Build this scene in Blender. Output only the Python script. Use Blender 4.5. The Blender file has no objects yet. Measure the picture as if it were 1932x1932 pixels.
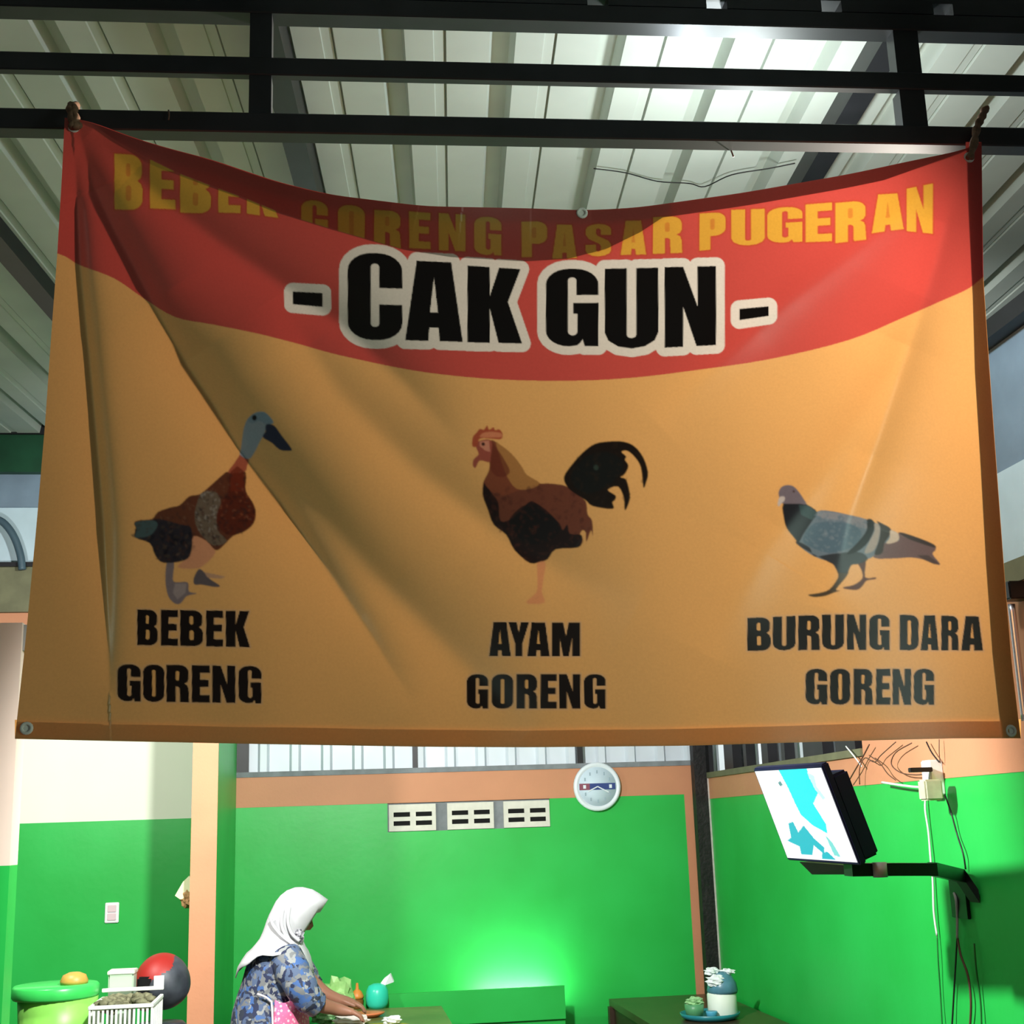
import bpy, bmesh, math, random
import numpy as np
from math import sin, cos, tan, radians, pi
from mathutils import Vector, Matrix
random.seed(7); np.random.seed(7)
C = bpy.context.scene.collection

# ------------------------------------------------------------------ camera
FPX, CAMH = 2500.0, 1.68
YAW, PITCH, ROLL = 7.8, 13.3, 1.9
def basis():
    a, b, c = radians(YAW), radians(PITCH), radians(ROLL)
    r0 = np.array([cos(a), -sin(a), 0]); f = np.array([sin(a)*cos(b), cos(a)*cos(b), sin(b)]); u0 = np.cross(r0, f)
    return r0*cos(c)-u0*sin(c), u0*cos(c)+r0*sin(c), f
RV, UV, FV = basis()
CAM = np.array([0, 0, CAMH])
cd = bpy.data.cameras.new('camera'); cam = bpy.data.objects.new('camera', cd); C.objects.link(cam)
cd.sensor_fit = 'HORIZONTAL'; cd.sensor_width = 36.0; cd.lens = 36.0*FPX/1932.0; cd.clip_start = 0.05; cd.clip_end = 200
cam.matrix_world = Matrix(((RV[0], UV[0], -FV[0], 0), (RV[1], UV[1], -FV[1], 0), (RV[2], UV[2], -FV[2], CAMH), (0, 0, 0, 1)))
bpy.context.scene.camera = cam
# ------------------------------------------------------------------ world, lamps, exposure
w = bpy.data.worlds.new('world'); bpy.context.scene.world = w; w.use_nodes = True
w.node_tree.nodes['Background'].inputs[0].default_value = (0.60, 0.80, 0.80, 1)
w.node_tree.nodes['Background'].inputs[1].default_value = 0.10
vs = bpy.context.scene.view_settings
vs.view_transform = 'Standard'; vs.look = 'None'; vs.exposure = 0.0; vs.gamma = 1.0; vs.use_curve_mapping = False
def lamp(name, loc, power, col, rad=0.05):
    l = bpy.data.lights.new(name, 'POINT'); l.energy = power; l.color = col; l.shadow_soft_size = rad
    o = bpy.data.objects.new(name, l); C.objects.link(o); o.location = loc; return o
def arealamp(name, loc, target, power, col, sx, sy):
    l = bpy.data.lights.new(name, 'AREA'); l.shape = 'RECTANGLE'; l.size = sx; l.size_y = sy; l.energy = power; l.color = col
    o = bpy.data.objects.new(name, l); C.objects.link(o); o.location = loc
    o.rotation_euler = (Vector(target)-Vector(loc)).to_track_quat('-Z', 'Y').to_euler(); return o
def spotlamp(name, loc, target, power, col, ang, blend, rad=0.06):
    l = bpy.data.lights.new(name, 'SPOT'); l.energy = power; l.color = col; l.spot_size = radians(ang); l.spot_blend = blend; l.shadow_soft_size = rad
    o = bpy.data.objects.new(name, l); C.objects.link(o); o.location = loc
    o.rotation_euler = (Vector(target)-Vector(loc)).to_track_quat('-Z', 'Y').to_euler(); return o
lamp('bulb_behind_banner', (1.25, 3.5, 3.3), 34, (0.90, 1.0, 0.99))
lamp('bulb_under_roof', (0.96, 3.12, 3.43), 6.0, (0.82, 0.93, 1.0), 0.02)
spotlamp('banner_back_fill', (2.0, 3.78, 3.12), (0.2, 2.80, 2.25), 780, (1.0, 0.91, 0.80), 92, 0.6)  # unseen spot added to light the banner from behind and show its folds
spotlamp('banner_front_fill', (3.4, -0.4, 2.1), (0.3, 2.8, 2.35), 215, (0.72, 1.0, 0.86), 50, 0.5, 0.3)  # cool fill added out of view in front, for the banner folds
spotlamp('floodlight_dining_room', (0.05, 3.95, 2.62), (1.45, 7.6, 1.05), 470, (0.97, 1.0, 0.97), 140, 0.35)
spotlamp('kitchen_lamp', (-1.45, 5.2, 2.5), (-1.35, 7.6, 1.4), 150, (1.0, 0.98, 0.94), 120, 0.5)

# ------------------------------------------------------------------ pixel helpers (places on real planes)
def ray(x, y): return FV + RV*(x-966)/FPX - UV*(y-966)/FPX
def hitY(x, y, Y): d = ray(x, y); return CAM + d*Y/d[1]
def hitX(x, y, X): d = ray(x, y); return CAM + d*X/d[0]
def hitD(x, y, D): return CAM + ray(x, y)*D
SA = radians(2.0)                                     # the truss stands slightly askew to the back room
EX = np.array([cos(SA), -sin(SA), 0]); ED = np.array([sin(SA), cos(SA), 0]); EZ = np.array([0, 0, 1.0])
def hitS(x, y, dist): d = ray(x, y); return CAM + d*dist/(d@ED)
def SF(x, y, z): return EX*x + ED*y + EZ*z
def toS(p): return float(p@EX), float(p@ED), float(p[2])

# ------------------------------------------------------------------ materials
def lin(c):
    return tuple(((v/255.0)/12.92 if v/255.0 <= 0.04045 else ((v/255.0+0.055)/1.055)**2.4) for v in c)
MATS = {}
def mat(name, rgb, rough=0.6, metal=0.0, spec=0.4, noise=0.0, nscale=8.0, rgb2=None, bump=0.0, bscale=60, emit=0.0, coat=0.0, trans=0.0):
    if name in MATS: return MATS[name]
    m = bpy.data.materials.new(name); m.use_nodes = True; nt = m.node_tree; b = nt.nodes['Principled BSDF']
    c = lin(rgb); b.inputs['Base Color'].default_value = (*c, 1); b.inputs['Roughness'].default_value = rough
    b.inputs['Metallic'].default_value = metal; b.inputs['Specular IOR Level'].default_value = spec
    b.inputs['Coat Weight'].default_value = coat
    b.inputs['Transmission Weight'].default_value = trans
    tc = nt.nodes.new('ShaderNodeTexCoord')
    if noise > 0:
        n = nt.nodes.new('ShaderNodeTexNoise'); n.inputs['Scale'].default_value = nscale; n.inputs['Detail'].default_value = 5
        nt.links.new(tc.outputs['Object'], n.inputs['Vector'])
        r = nt.nodes.new('ShaderNodeValToRGB'); c2 = lin(rgb2) if rgb2 else tuple(v*(1-noise) for v in c)
        r.color_ramp.elements[0].position = 0.35; r.color_ramp.elements[1].position = 0.68
        r.color_ramp.elements[0].color = (*c2, 1); r.color_ramp.elements[1].color = (*c, 1)
        nt.links.new(n.outputs['Fac'], r.inputs['Fac']); nt.links.new(r.outputs['Color'], b.inputs['Base Color'])
    if bump > 0:
        n2 = nt.nodes.new('ShaderNodeTexNoise'); n2.inputs['Scale'].default_value = bscale; n2.inputs['Detail'].default_value = 4
        nt.links.new(tc.outputs['Object'], n2.inputs['Vector'])
        bp = nt.nodes.new('ShaderNodeBump'); bp.inputs['Strength'].default_value = bump; bp.inputs['Distance'].default_value = 0.01
        nt.links.new(n2.outputs['Fac'], bp.inputs['Height']); nt.links.new(bp.outputs['Normal'], b.inputs['Normal'])
    if emit > 0:
        b.inputs['Emission Color'].default_value = (*c, 1); b.inputs['Emission Strength'].default_value = emit
    MATS[name] = m; return m

GREEN = mat('green_gloss_paint', (38, 180, 76), 0.42, spec=0.45, noise=0.1, nscale=2.5, rgb2=(32, 170, 66), bump=0.05, bscale=25)
ORANGE = mat('salmon_orange_paint', (196, 136, 100), 0.6, noise=0.08, nscale=4, bump=0.08)
CREAM = mat('cream_white_paint', (232, 234, 214), 0.6, noise=0.03, nscale=3)
CONC = mat('grey_cement', (130, 136, 140), 0.85, noise=0.25, nscale=14, bump=0.3)
BLACKST = mat('black_painted_steel', (30, 29, 33), 0.45, spec=0.4, noise=0.4, nscale=10)
RUSTST = mat('flaking_black_steel', (30, 26, 28), 0.55, noise=0.7, nscale=22, rgb2=(12, 11, 12), bump=0.3)
GALV = mat('pale_corrugated_metal', (196, 204, 196), 0.5, metal=0.0, spec=0.4, noise=0.10, nscale=3)
GALVB = mat('bluish_corrugated_metal', (214, 224, 232), 0.4, spec=0.5, noise=0.10, nscale=4)
BLUEGREY = mat('blue_grey_sheet', (120, 140, 158), 0.6, noise=0.2, nscale=6)
PALEBLUE = mat('pale_blue_sheet', (186, 208, 218), 0.55, noise=0.12, nscale=5)
DGREEN = mat('dark_green_beam_paint', (22, 74, 48), 0.5, noise=0.3, nscale=8)
OLIVE = mat('olive_beam_paint', (112, 112, 84), 0.6, noise=0.25, nscale=10)
FLOOR = mat('grey_tile_floor', (128, 124, 116), 0.35, noise=0.12, nscale=5)
WHITEPL = mat('white_plastic', (235, 236, 236), 0.35, noise=0.03)
GREYPL = mat('grey_plastic', (150, 152, 150), 0.5, noise=0.1)
BLACKPL = mat('black_plastic', (14, 14, 17), 0.35, noise=0.2)
WOOD = mat('dark_brown_tabletop', (74, 60, 40), 0.3, spec=0.5, noise=0.3, nscale=9)
WOODS = mat('dark_table_side', (58, 44, 30), 0.45, noise=0.3, nscale=9)
SKIN = mat('skin', (150, 104, 82), 0.5, noise=0.06)
WIREB = mat('black_cable', (22, 20, 20), 0.5, noise=0.2)
WIREW = mat('white_cable', (215, 220, 215), 0.5, noise=0.1)
WIREBR = mat('brown_cable', (92, 62, 48), 0.5, noise=0.2)
ROPE = mat('brown_rope', (128, 92, 68), 0.85, noise=0.4, nscale=60)

# ------------------------------------------------------------------ mesh helpers
def link(o, parent=None):
    C.objects.link(o)
    if parent is not None: o.parent = parent
    return o
def tag(o, label=None, cat=None, group=None, kind=None):
    if label: o['label'] = label
    if cat: o['category'] = cat
    if group: o['group'] = group
    if kind: o['kind'] = kind
    return o
def empty(name, loc=(0, 0, 0)):
    o = bpy.data.objects.new(name, None); o.empty_display_size = 0.1; link(o); o.location = loc; return o
def finish(name, bm, m, parent=None, smooth=False):
    bmesh.ops.recalc_face_normals(bm, faces=bm.faces)
    me = bpy.data.meshes.new(name); bm.to_mesh(me); bm.free()
    for mm in (m if isinstance(m, (list, tuple)) else [m]): me.materials.append(mm)
    if smooth: me.polygons.foreach_set('use_smooth', [True]*len(me.polygons))
    o = bpy.data.objects.new(name, me); link(o)
    if parent is not None:
        o.parent = parent
        o.matrix_parent_inverse = Matrix.Translation(-Vector(parent.location)) if parent.type == 'EMPTY' else Matrix()
    return o
def V(p): return Vector((float(p[0]), float(p[1]), float(p[2])))
def hexa(bm, lo, hi, mi=0):
    """lo, hi: 4 points each, closed to a box"""
    a = [bm.verts.new(V(p)) for p in lo]; b = [bm.verts.new(V(p)) for p in hi]
    fs = [bm.faces.new(a[::-1]), bm.faces.new(b)]
    for i in range(4): fs.append(bm.faces.new((a[i], a[(i+1) % 4], b[(i+1) % 4], b[i])))
    for f in fs: f.material_index = mi
    return fs
def bx(bm, p0, p1, mi=0, fr=None):
    x0, y0, z0 = p0; x1, y1, z1 = p1
    f = fr or (lambda x, y, z: np.array([x, y, z]))
    return hexa(bm, [f(x0, y0, z0), f(x1, y0, z0), f(x1, y1, z0), f(x0, y1, z0)], [f(x0, y0, z1), f(x1, y0, z1), f(x1, y1, z1), f(x0, y1, z1)], mi)
def box(name, p0, p1, m, parent=None, fr=None, bev=0.0):
    bm = bmesh.new(); bx(bm, p0, p1, 0, fr)
    if bev > 0: bmesh.ops.bevel(bm, geom=list(bm.edges), offset=bev, segments=2, affect='EDGES')
    return finish(name, bm, m, parent)
def tube_bm(bm, pts, r, n=8, mi=0, closed_ends=True):
    pts = [V(p) for p in pts]; rings = []
    rr = r if isinstance(r, (list, tuple)) else [r]*len(pts)
    up = None
    for i, p in enumerate(pts):
        t = (pts[min(i+1, len(pts)-1)]-pts[max(i-1, 0)]).normalized()
        if up is None:
            up = t.orthogonal().normalized()
        up = (up-t*up.dot(t))
        up = up.normalized() if up.length > 1e-6 else t.orthogonal().normalized()
        s = t.cross(up)
        rings.append([bm.verts.new(p+(up*cos(2*pi*k/n)+s*sin(2*pi*k/n))*rr[i]) for k in range(n)])
    for a, b in zip(rings, rings[1:]):
        for k in range(n):
            f = bm.faces.new((a[k], a[(k+1) % n], b[(k+1) % n], b[k])); f.material_index = mi
    if closed_ends:
        bm.faces.new(rings[0][::-1]).material_index = mi; bm.faces.new(rings[-1]).material_index = mi
def smooth_pts(pts, n=6):
    P = [np.array(p, float) for p in pts]; out = []
    for i in range(len(P)-1):
        p0, p1, p2, p3 = P[max(i-1, 0)], P[i], P[i+1], P[min(i+2, len(P)-1)]
        for k in range(n):
            t = k/n
            out.append(0.5*((2*p1)+(-p0+p2)*t+(2*p0-5*p1+4*p2-p3)*t*t+(-p0+3*p1-3*p2+p3)*t**3))
    out.append(P[-1]); return out
def tube(name, pts, r, m, parent=None, n=8, sm=5):
    bm = bmesh.new(); tube_bm(bm, smooth_pts(pts, sm) if len(pts) > 2 else pts, r, n); return finish(name, bm, m, parent, True)
def lathe_bm(bm, prof, c=(0, 0, 0), n=24, mi=0, fr=None, ang=2*pi):
    f = fr or (lambda x, y, z: np.array([x, y, z])); rings = []
    for r, z in prof:
        rings.append([bm.verts.new(V(f(c[0]+r*cos(ang*k/n), c[1]+r*sin(ang*k/n), c[2]+z))) for k in range(n)])
    for a, b in zip(rings, rings[1:]):
        for k in range(n):
            bm.faces.new((a[k], a[(k+1) % n], b[(k+1) % n], b[k])).material_index = mi
    if prof[0][0] > 1e-4: bm.faces.new(rings[0][::-1]).material_index = mi
    if prof[-1][0] > 1e-4: bm.faces.new(rings[-1]).material_index = mi
def lathe(name, prof, c, m, parent=None, n=24, fr=None):
    bm = bmesh.new(); lathe_bm(bm, prof, c, n, 0, fr)
    bmesh.ops.remove_doubles(bm, verts=bm.verts, dist=1e-5); return finish(name, bm, m, parent, True)
def prism(name, poly, thick_vec, m, parent=None):
    bm = bmesh.new(); a = [bm.verts.new(V(p)) for p in poly]; b = [bm.verts.new(V(np.array(p)+thick_vec)) for p in poly]
    bm.faces.new(a); bm.faces.new(b[::-1]); n = len(a)
    for i in range(n): bm.faces.new((a[i], b[i], b[(i+1) % n], a[(i+1) % n]))
    return finish(name, bm, m, parent)

# ================================================================== STRUCTURE
YB = 7.6                      # back wall
XW = 2.09                     # right wall
XD0, XD1, YD = -0.66, -0.545, 6.4   # dividing wall
tag(box('floor', (-6, -3, -0.1), (5, 9.5, 0), FLOOR), 'grey tiled floor of the eating place', None, kind='structure')

# back wall: green below, orange band, cement cap, row of three vent blocks
wb = tag(empty('wall_back', (0.75, YB, 0)), 'green back wall with orange band and vent blocks', kind='structure')
zo = 1.822; zt = 1.985
VX0, VX1, VZ0, VZ1 = 0.285, 1.20, 1.665, 1.815
box('green_wall', (XD1, YB, 0), (XW, YB+0.12, VZ0), GREEN, wb)
box('green_wall', (XD1, YB, VZ0), (VX0, YB+0.12, zo), GREEN, wb)
box('green_wall', (VX1, YB, VZ0), (XW, YB+0.12, zo), GREEN, wb)
box('orange_band', (XD1, YB-0.002, zo), (XW-0.0, YB+0.12, zt), ORANGE, wb)
box('cement_cap', (XD1, YB-0.008, zt), (XW, YB+0.13, zt+0.028), CONC, wb)
box('mortar', (VX0, YB+0.012, VZ0), (VX1, YB+0.12, zo), CONC, wb)
box('orange_strip', (1.985, YB-0.006, 0), (XW-0.005, YB+0.01, zo), ORANGE, wb)
VENTC = mat('pale_cement_block', (214, 212, 200), 0.75, noise=0.12, nscale=20)
SLOT = mat('vent_slot_shade', (9, 10, 10), 0.9, noise=0.1)  # near-black colour stands in for the shade inside open slots
def vent_mesh():
    bm = bmesh.new(); W, Hh, T = 0.262, 0.145, 0.06
    xs = [0, 0.026, 0.118, 0.150, 0.240, W]; zs = [0, 0.030, 0.055, 0.078, 0.103, Hh]
    for i in range(5):
        for j in range(5):
            if i in (1, 3) and j in (1, 3):
                bx(bm, (xs[i], 0.010, zs[j]), (xs[i+1], T, zs[j+1]), 1)
            else:
                bx(bm, (xs[i], 0, zs[j]), (xs[i+1], T, zs[j+1]), 0)
    bmesh.ops.remove_doubles(bm, verts=bm.verts, dist=1e-5)
    me = bpy.data.meshes.new('vent_block'); bm.to_mesh(me); bm.free(); me.materials.append(VENTC); me.materials.append(SLOT); return me
vm = vent_mesh()
for k, x in enumerate((0.292, 0.618, 0.936)):
    o = bpy.data.objects.new('vent_block', vm); link(o, wb); o.matrix_parent_inverse = Matrix.Translation(-wb.location); o.location = (x, YB-0.006, 1.668)

# low ledge against the back wall, lip shaped to hide an added glow light
lg = tag(empty('wall_ledge', (0.6, YB-0.03, 0)), 'low green painted ledge along the back wall', kind='structure')
box('ledge_body', (0.0, YB-0.26, 0), (1.20, YB, 0.72), GREEN, lg)
box('ledge_lip', (0.0, YB-0.28, 0.68), (1.20, YB-0.26, 0.845), GREEN, lg)

# divider wall, end face orange, flank green
dv = tag(empty('wall_divider', ((XD0+XD1)/2, 7.0, 0)), 'narrow dividing wall with orange end and green flank', kind='structure')
box('green_flank', (XD0+0.004, YD+0.006, 0), (XD1, YB, 2.75), GREEN, dv)
box('orange_end', (XD0, YD, 0), (XD1+0.002, YD+0.006, 2.75), ORANGE, dv)

# kitchen wall, left
wk = tag(empty('wall_kitchen', (-1.3, YB, 0)), 'kitchen back wall, white above and bright green below', kind='structure')
zk = 1.775
box('green_dado', (-3.6, YB, 0), (XD0+0.01, YB+0.1, zk), GREEN, wk)
box('white_upper_wall', (-3.6, YB+0.004, zk), (XD0+0.01, YB+0.1, 2.55), CREAM, wk)
box('orange_top_band', (-3.6, YB-0.003, 2.55), (XD0+0.01, YB+0.12, 2.78), ORANGE, wk)

# near left wall end
wl = tag(empty('wall_left', (-1.6, 5.0, 0)), 'cream wall end at the edge with green lower half', kind='structure')
pe = hitY(22, 1560, 5.0)[0]
box('green_dado', (-2.6, 5.0, 0), (pe, 5.12, 1.60), GREEN, wl)
PINKW = mat('pinkish_cream_paint', (236, 214, 198), 0.6, noise=0.03)
box('cream_upper_wall', (-2.6, 5.0, 1.60), (pe, 5.12, 2.46), PINKW, wl)
box('junction_box', (pe-0.005, 5.02, 2.36), (pe+0.03, 5.10, 2.455), GREYPL, wl)

# right wall
wr = tag(empty('wall_right', (XW, 5.0, 0)), 'green side wall with orange band carrying the television', kind='structure')
YS = 5.15
box('green_wall', (XW, 1.6, 0), (XW+0.12, YB+0.1, 1.79), GREEN, wr)
box('orange_band', (XW-0.002, YS, 1.79), (XW+0.12, YB+0.1, 1.905), ORANGE, wr)
box('orange_upper_wall', (XW-0.002, 1.6, 1.79), (XW+0.12, YS, 2.36), ORANGE, wr)
box('cement_cap', (XW-0.012, YS, 1.905), (XW+0.13, YB+0.1, 1.935), OLIVE, wr)
box('olive_plate', (XW-0.012, 1.6, 2.36), (XW+0.13, YS, 2.43), OLIVE, wr)
box('pale_sheet', (XW+0.02, 1.6, 2.43), (XW+0.06, YS, 2.73), PALEBLUE, wr)
box('blue_grey_sheet', (XW+0.03, 1.6, 2.73), (XW+0.06, YB, 3.14), BLUEGREY, wr)
box('top_plate_beam', (XW-0.03, 1.6, 3.14), (XW+0.06, YB, 3.20), BLACKST, wr)
box('orange_corner_strip', (XW-0.006, YB-0.14, 0), (XW+0.01, YB, 1.80), ORANGE, wr)

# left gable bands above the kitchen wall
gb = tag(empty('wall_gable', (-1.5, 8.0, 2.9)), 'stacked beams and pale sheets closing the far gable', kind='structure')
for nm, za, zb, yo, m in (('olive_beam', 2.98, 3.25, 7.93, OLIVE), ('pale_sheet', 3.25, 3.62, 8.0, PALEBLUE), ('blue_grey_sheet', 3.62, 3.82, 7.98, BLUEGREY),
                         ('green_beam', 3.82, 4.05, 7.92, DGREEN), ('ridge_beam', 4.05, 4.11, 7.9, BLACKST), ('tie_beam', 3.245, 3.27, 7.9, BLACKST), ('orange_wall', 2.5, 2.98, 7.97, ORANGE)):
    box(nm, (-4.2, yo, za), (4.0 if za > 3.6 else -0.6, 8.1, zb), m, gb)

# corrugated sheet wall above the back wall
def corr_profile(x0, x1, pitch, top, depth, side):
    pts = []; x = x0
    while x < x1:
        pts += [(x, 0), (x+pitch-top-2*side, 0), (x+pitch-top-side, depth), (x+pitch-side, depth)]; x += pitch
    pts.append((x, 0)); return pts
wu = tag(empty('wall_corrugated', (0.8, YB+0.06, zt)), 'bluish white corrugated metal sheets above the back wall', kind='structure')
shn = 0
x = XD1
while x < XW+0.3:
    pr = corr_profile(x, x+0.87, 0.175, 0.035, -0.03, 0.014)
    bm = bmesh.new(); a = [bm.verts.new((px, YB+0.075+dy, zt+0.02)) for px, dy in pr]; b = [bm.verts.new((px, YB+0.075+dy, 3.7)) for px, dy in pr]
    for i in range(len(pr)-1): bm.faces.new((a[i], a[i+1], b[i+1], b[i]))
    o = finish('corrugated_sheet', bm, GALVB, wu); s = o.modifiers.new('t', 'SOLIDIFY'); s.thickness = 0.002
    x += 0.875
for nm, xa, xb in (('sheet_post', XD1+0.0, XD1+0.065), ('sheet_post', 0.43, 0.457), ('sheet_post', 1.372, 1.405)):
    box(nm, (xa, YB+0.0, zt+0.028), (xb, YB+0.04, 3.7), BLACKST, wu)
# small corrugated gable over the right wall's low part
wv = tag(empty('wall_corrugated_side', (XW+0.08, 6.2, 1.93)), 'short shaded run of corrugated sheet above the side wall', kind='structure')
pr = corr_profile(YS-0.1, YB, 0.175, 0.045, -0.03, 0.014)
bm = bmesh.new(); a = [bm.verts.new((XW+0.10+dy, py, 1.93)) for py, dy in pr]; b = [bm.verts.new((XW+0.10+dy, py, 3.1)) for py, dy in pr]
for i in range(len(pr)-1): bm.faces.new((a[i], a[i+1], b[i+1], b[i]))
o = finish('corrugated_sheet', bm, GALVB, wv); o.modifiers.new('t', 'SOLIDIFY').thickness = 0.002
for yy, ww in ((7.55, 0.06), (7.1, 0.16), (6.75, 0.05), (6.45, 0.10), (6.15, 0.05), (5.85, 0.25), (5.45, 0.22)):
    box('sheet_post', (XW+0.0, yy-ww, 1.935), (XW+0.05, yy, 3.14), BLACKST, wv)

# black corner post
cp = tag(empty('corner_post', (2.0, 7.5, 0)), 'flaking black steel post in the room corner behind the tray', 'post')
ppx = hitY(1328, 1600, 7.46)[0]
box('post_shaft', (ppx-0.036, 7.43, 0), (ppx+0.036, 7.5, 3.15), RUSTST, cp)
box('post_lip', (ppx+0.036, 7.43, 0), (ppx+0.046, 7.45, 1.93), mat('pale_primer', (190, 184, 178), 0.6, noise=0.2, nscale=30), cp)

# ------------------------------------------------------------------ roof
RA = radians(5.0); RS = tan(radians(2.0))
REX = np.array([cos(RA), -sin(RA), 0]); RED = np.array([sin(RA), cos(RA), RS])
ZR0 = 3.9-RS*3.2
RN = np.array([-sin(RA)*RS, -cos(RA)*RS, 1.0]); RN /= np.linalg.norm(RN)
RO = np.array([0, 0, ZR0])
def hitR(x, y, dz=0.0):
    d = ray(x, y); o = RO+np.array([0, 0, dz]); p = CAM + d*((o-CAM)@RN)/(d@RN); return p
def RF(x, y, z): return RO + REX*x + RED*y + RN*z
pa, pb = hitR(744, 188), hitR(1128, 188)
PITCHR = float((pb-pa)@REX)/2; XR0 = float((pa-RO)@REX)
roof = tag(empty('roof', (0, 5, ZR0+0.2)), 'pale corrugated metal roof seen from below', kind='structure')
# one pitch: recessed rib, flat, small groove, flat
k0, k1 = -12, 12
unit = [(-0.032, 0), (-0.020, 0.065), (0.034, 0.065), (0.046, 0.0)]
gro = PITCHR*0.5
for s in range(k0, k1, 3):
    prof = []
    for k in range(s, s+3):
        b0 = XR0+k*PITCHR
        prof += [(b0+a, h) for a, h in unit] + [(b0+gro-0.035, 0), (b0+gro-0.033, 0.006), (b0+gro-0.004, 0.006), (b0+gro-0.002, 0.016), (b0+gro+0.003, 0.016), (b0+gro+0.005, 0)]
    prof.append((XR0+(s+3)*PITCHR-0.028, 0))
    bm = bmesh.new(); a = [bm.verts.new(V(RF(px, 1.2, h))) for px, h in prof]; b = [bm.verts.new(V(RF(px, 9.4, h))) for px, h in prof]
    for i in range(len(prof)-1): bm.faces.new((a[i], a[i+1], b[i+1], b[i]))
    o = finish('roof_sheet', bm, GALV, roof); o.modifiers.new('t', 'SOLIDIFY').thickness = 0.0015
# rafters running under the roof
for lab, (px, py), wdt, hgt in (('black steel rafter under the roof above the word CAK', (545, 188), 0.06, 0.14), ('black steel rafter under the roof near the upper end of the banner', (1606, 188), 0.06, 0.085),
                               ('black steel rafter beside the orange banner edge under the dark roof', (60, 520), 0.07, 0.08)):
    p = hitR(px, py, -hgt/2); xc = float((p-RO)@REX)
    bm = bmesh.new(); bx(bm, (xc-wdt/2, 1.3, -hgt), (xc+wdt/2, 9.3, -0.002), 0, RF); bx(bm, (xc-wdt/2-0.006, 1.3, -hgt-0.004), (xc+wdt/2+0.006, 9.3, -hgt), 0, RF)
    tag(finish('roof_rafter', bm, BLACKST), lab, 'rafter', 'roof rafters')

# ------------------------------------------------------------------ truss
TD = 2.845                                             # front face distance
tr = tag(empty('roof_truss', SF(0.4, TD, 3.2)), 'black welded steel truss that the banner hangs from', 'truss')
def tz(y, x=966, dist=TD): return float(hitS(x, y, dist)[2])
CH = [(tz(36), tz(4), 0.058), (tz(151), tz(118), 0.026), (tz(258), tz(221), 0.05)]
for z0, z1, dp in CH:
    bm = bmesh.new(); bx(bm, (-3.2, TD, z0), (3.6, TD+dp, z1), 0, SF); bmesh.ops.bevel(bm, geom=list(bm.edges), offset=0.003, segments=1, affect='EDGES')
    finish('chord', bm, BLACKST, tr)
ztop = CH[0][1]
bm = bmesh.new(); bx(bm, (-3.2, TD, ztop+0.03), (3.6, TD+0.06, ztop+0.09), 0, SF); finish('top_purlin', bm, BLACKST, tr)
gaps = [float(hitS(x, 4, TD)@EX) for x in (1128, 1352, 1568, 1778)]
cur = -3.2
for g in gaps+[3.62]:
    bm = bmesh.new(); bx(bm, (cur, TD, ztop), (g-0.026, TD+0.05, ztop+0.03), 0, SF); finish('packer', bm, BLACKST, tr); cur = g+0.026
for px, wd in ((491, 0.052), (1717, 0.064), (-560, 0.052)):
    xc = float(hitS(px, 130, TD)@EX)
    bm = bmesh.new(); bx(bm, (xc-wd/2, TD+0.004, CH[2][1]), (xc+wd/2, TD+0.048, CH[1][0]), 0, SF); bx(bm, (xc-wd/2, TD+0.004, CH[1][1]), (xc+wd/2, TD+0.048, CH[0][0]), 0, SF)
    finish('upright', bm, BLACKST, tr)

# ================================================================== BANNER
BD = 2.80
PW = 1932
def arr(*p): return np.array(p, float)
TOP = arr((122, 222), (165, 226), (230, 252), (300, 275), (400, 301), (520, 342), (620, 367), (800, 389), (1000, 393), (1100, 397), (1200, 392), (1400, 364), (1600, 329), (1740, 299), (1825, 282), (1852, 268))
BOT = arr((28, 1394), (250, 1399), (500, 1404), (800, 1409), (1000, 1410), (1300, 1407), (1600, 1398), (1800, 1393), (1926, 1393))
LEF = arr((122, 222), (117, 330), (108, 480), (99, 600), (85, 800), (68, 1000), (49, 1200), (28, 1394))
RIG = arr((1852, 268), (1855, 520), (1863, 640), (1878, 850), (1895, 1080), (1909, 1250), (1926, 1393))
def curve(P, t):
    d = np.r_[0, np.cumsum(np.hypot(*np.diff(P, axis=0).T))]; d /= d[-1]
    # smooth the polyline a little
    tt = np.linspace(0, 1, 400); X = np.interp(tt, d, P[:, 0]); Y = np.interp(tt, d, P[:, 1])
    ker = np.hanning(31); ker /= ker.sum()
    def sm(a):
        pad = np.r_[2*a[0]-a[15:0:-1], a, 2*a[-1]-a[-2:-17:-1]]; return np.convolve(pad, ker, 'valid')
    return np.c_[np.interp(t, tt, sm(X)), np.interp(t, tt, sm(Y))]
RIDGE_A = arr((160, 226), (222, 268), (275, 297), (337, 327), (415, 357), (465, 375), (533, 403), (623, 431), (720, 459), (772, 473), (862, 487), (1000, 495), (1120, 493))
RIDGE_B = arr((148, 250), (176, 353), (213, 431), (253, 506), (290, 578), (352, 690), (400, 762), (452, 850), (530, 950), (620, 1080), (700, 1200), (780, 1330))
RIDGE_C = arr((170, 250), (300, 372), (420, 462), (520, 530), (640, 610), (760, 720), (880, 850))
RIDGE_D = arr((140, 300), (150, 503), (168, 680), (184, 857), (194, 980), (200, 1120), (206, 1300))
RIDGE_E = arr((1822, 285), (1828, 420), (1835, 560), (1839, 700), (1850, 880), (1860, 1060), (1872, 1230), (1890, 1392))
RIDGE_F = arr((1800, 310), (1700, 400), (1600, 480), (1480, 570), (1360, 680), (1240, 800))
RIDGE_G = arr((1812, 320), (1770, 480), (1720, 640), (1660, 820), (1600, 980), (1560, 1150))
RIDGE_H = arr((300, 560), (420, 740), (560, 920), (700, 1080), (860, 1240), (1000, 1380))
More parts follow.
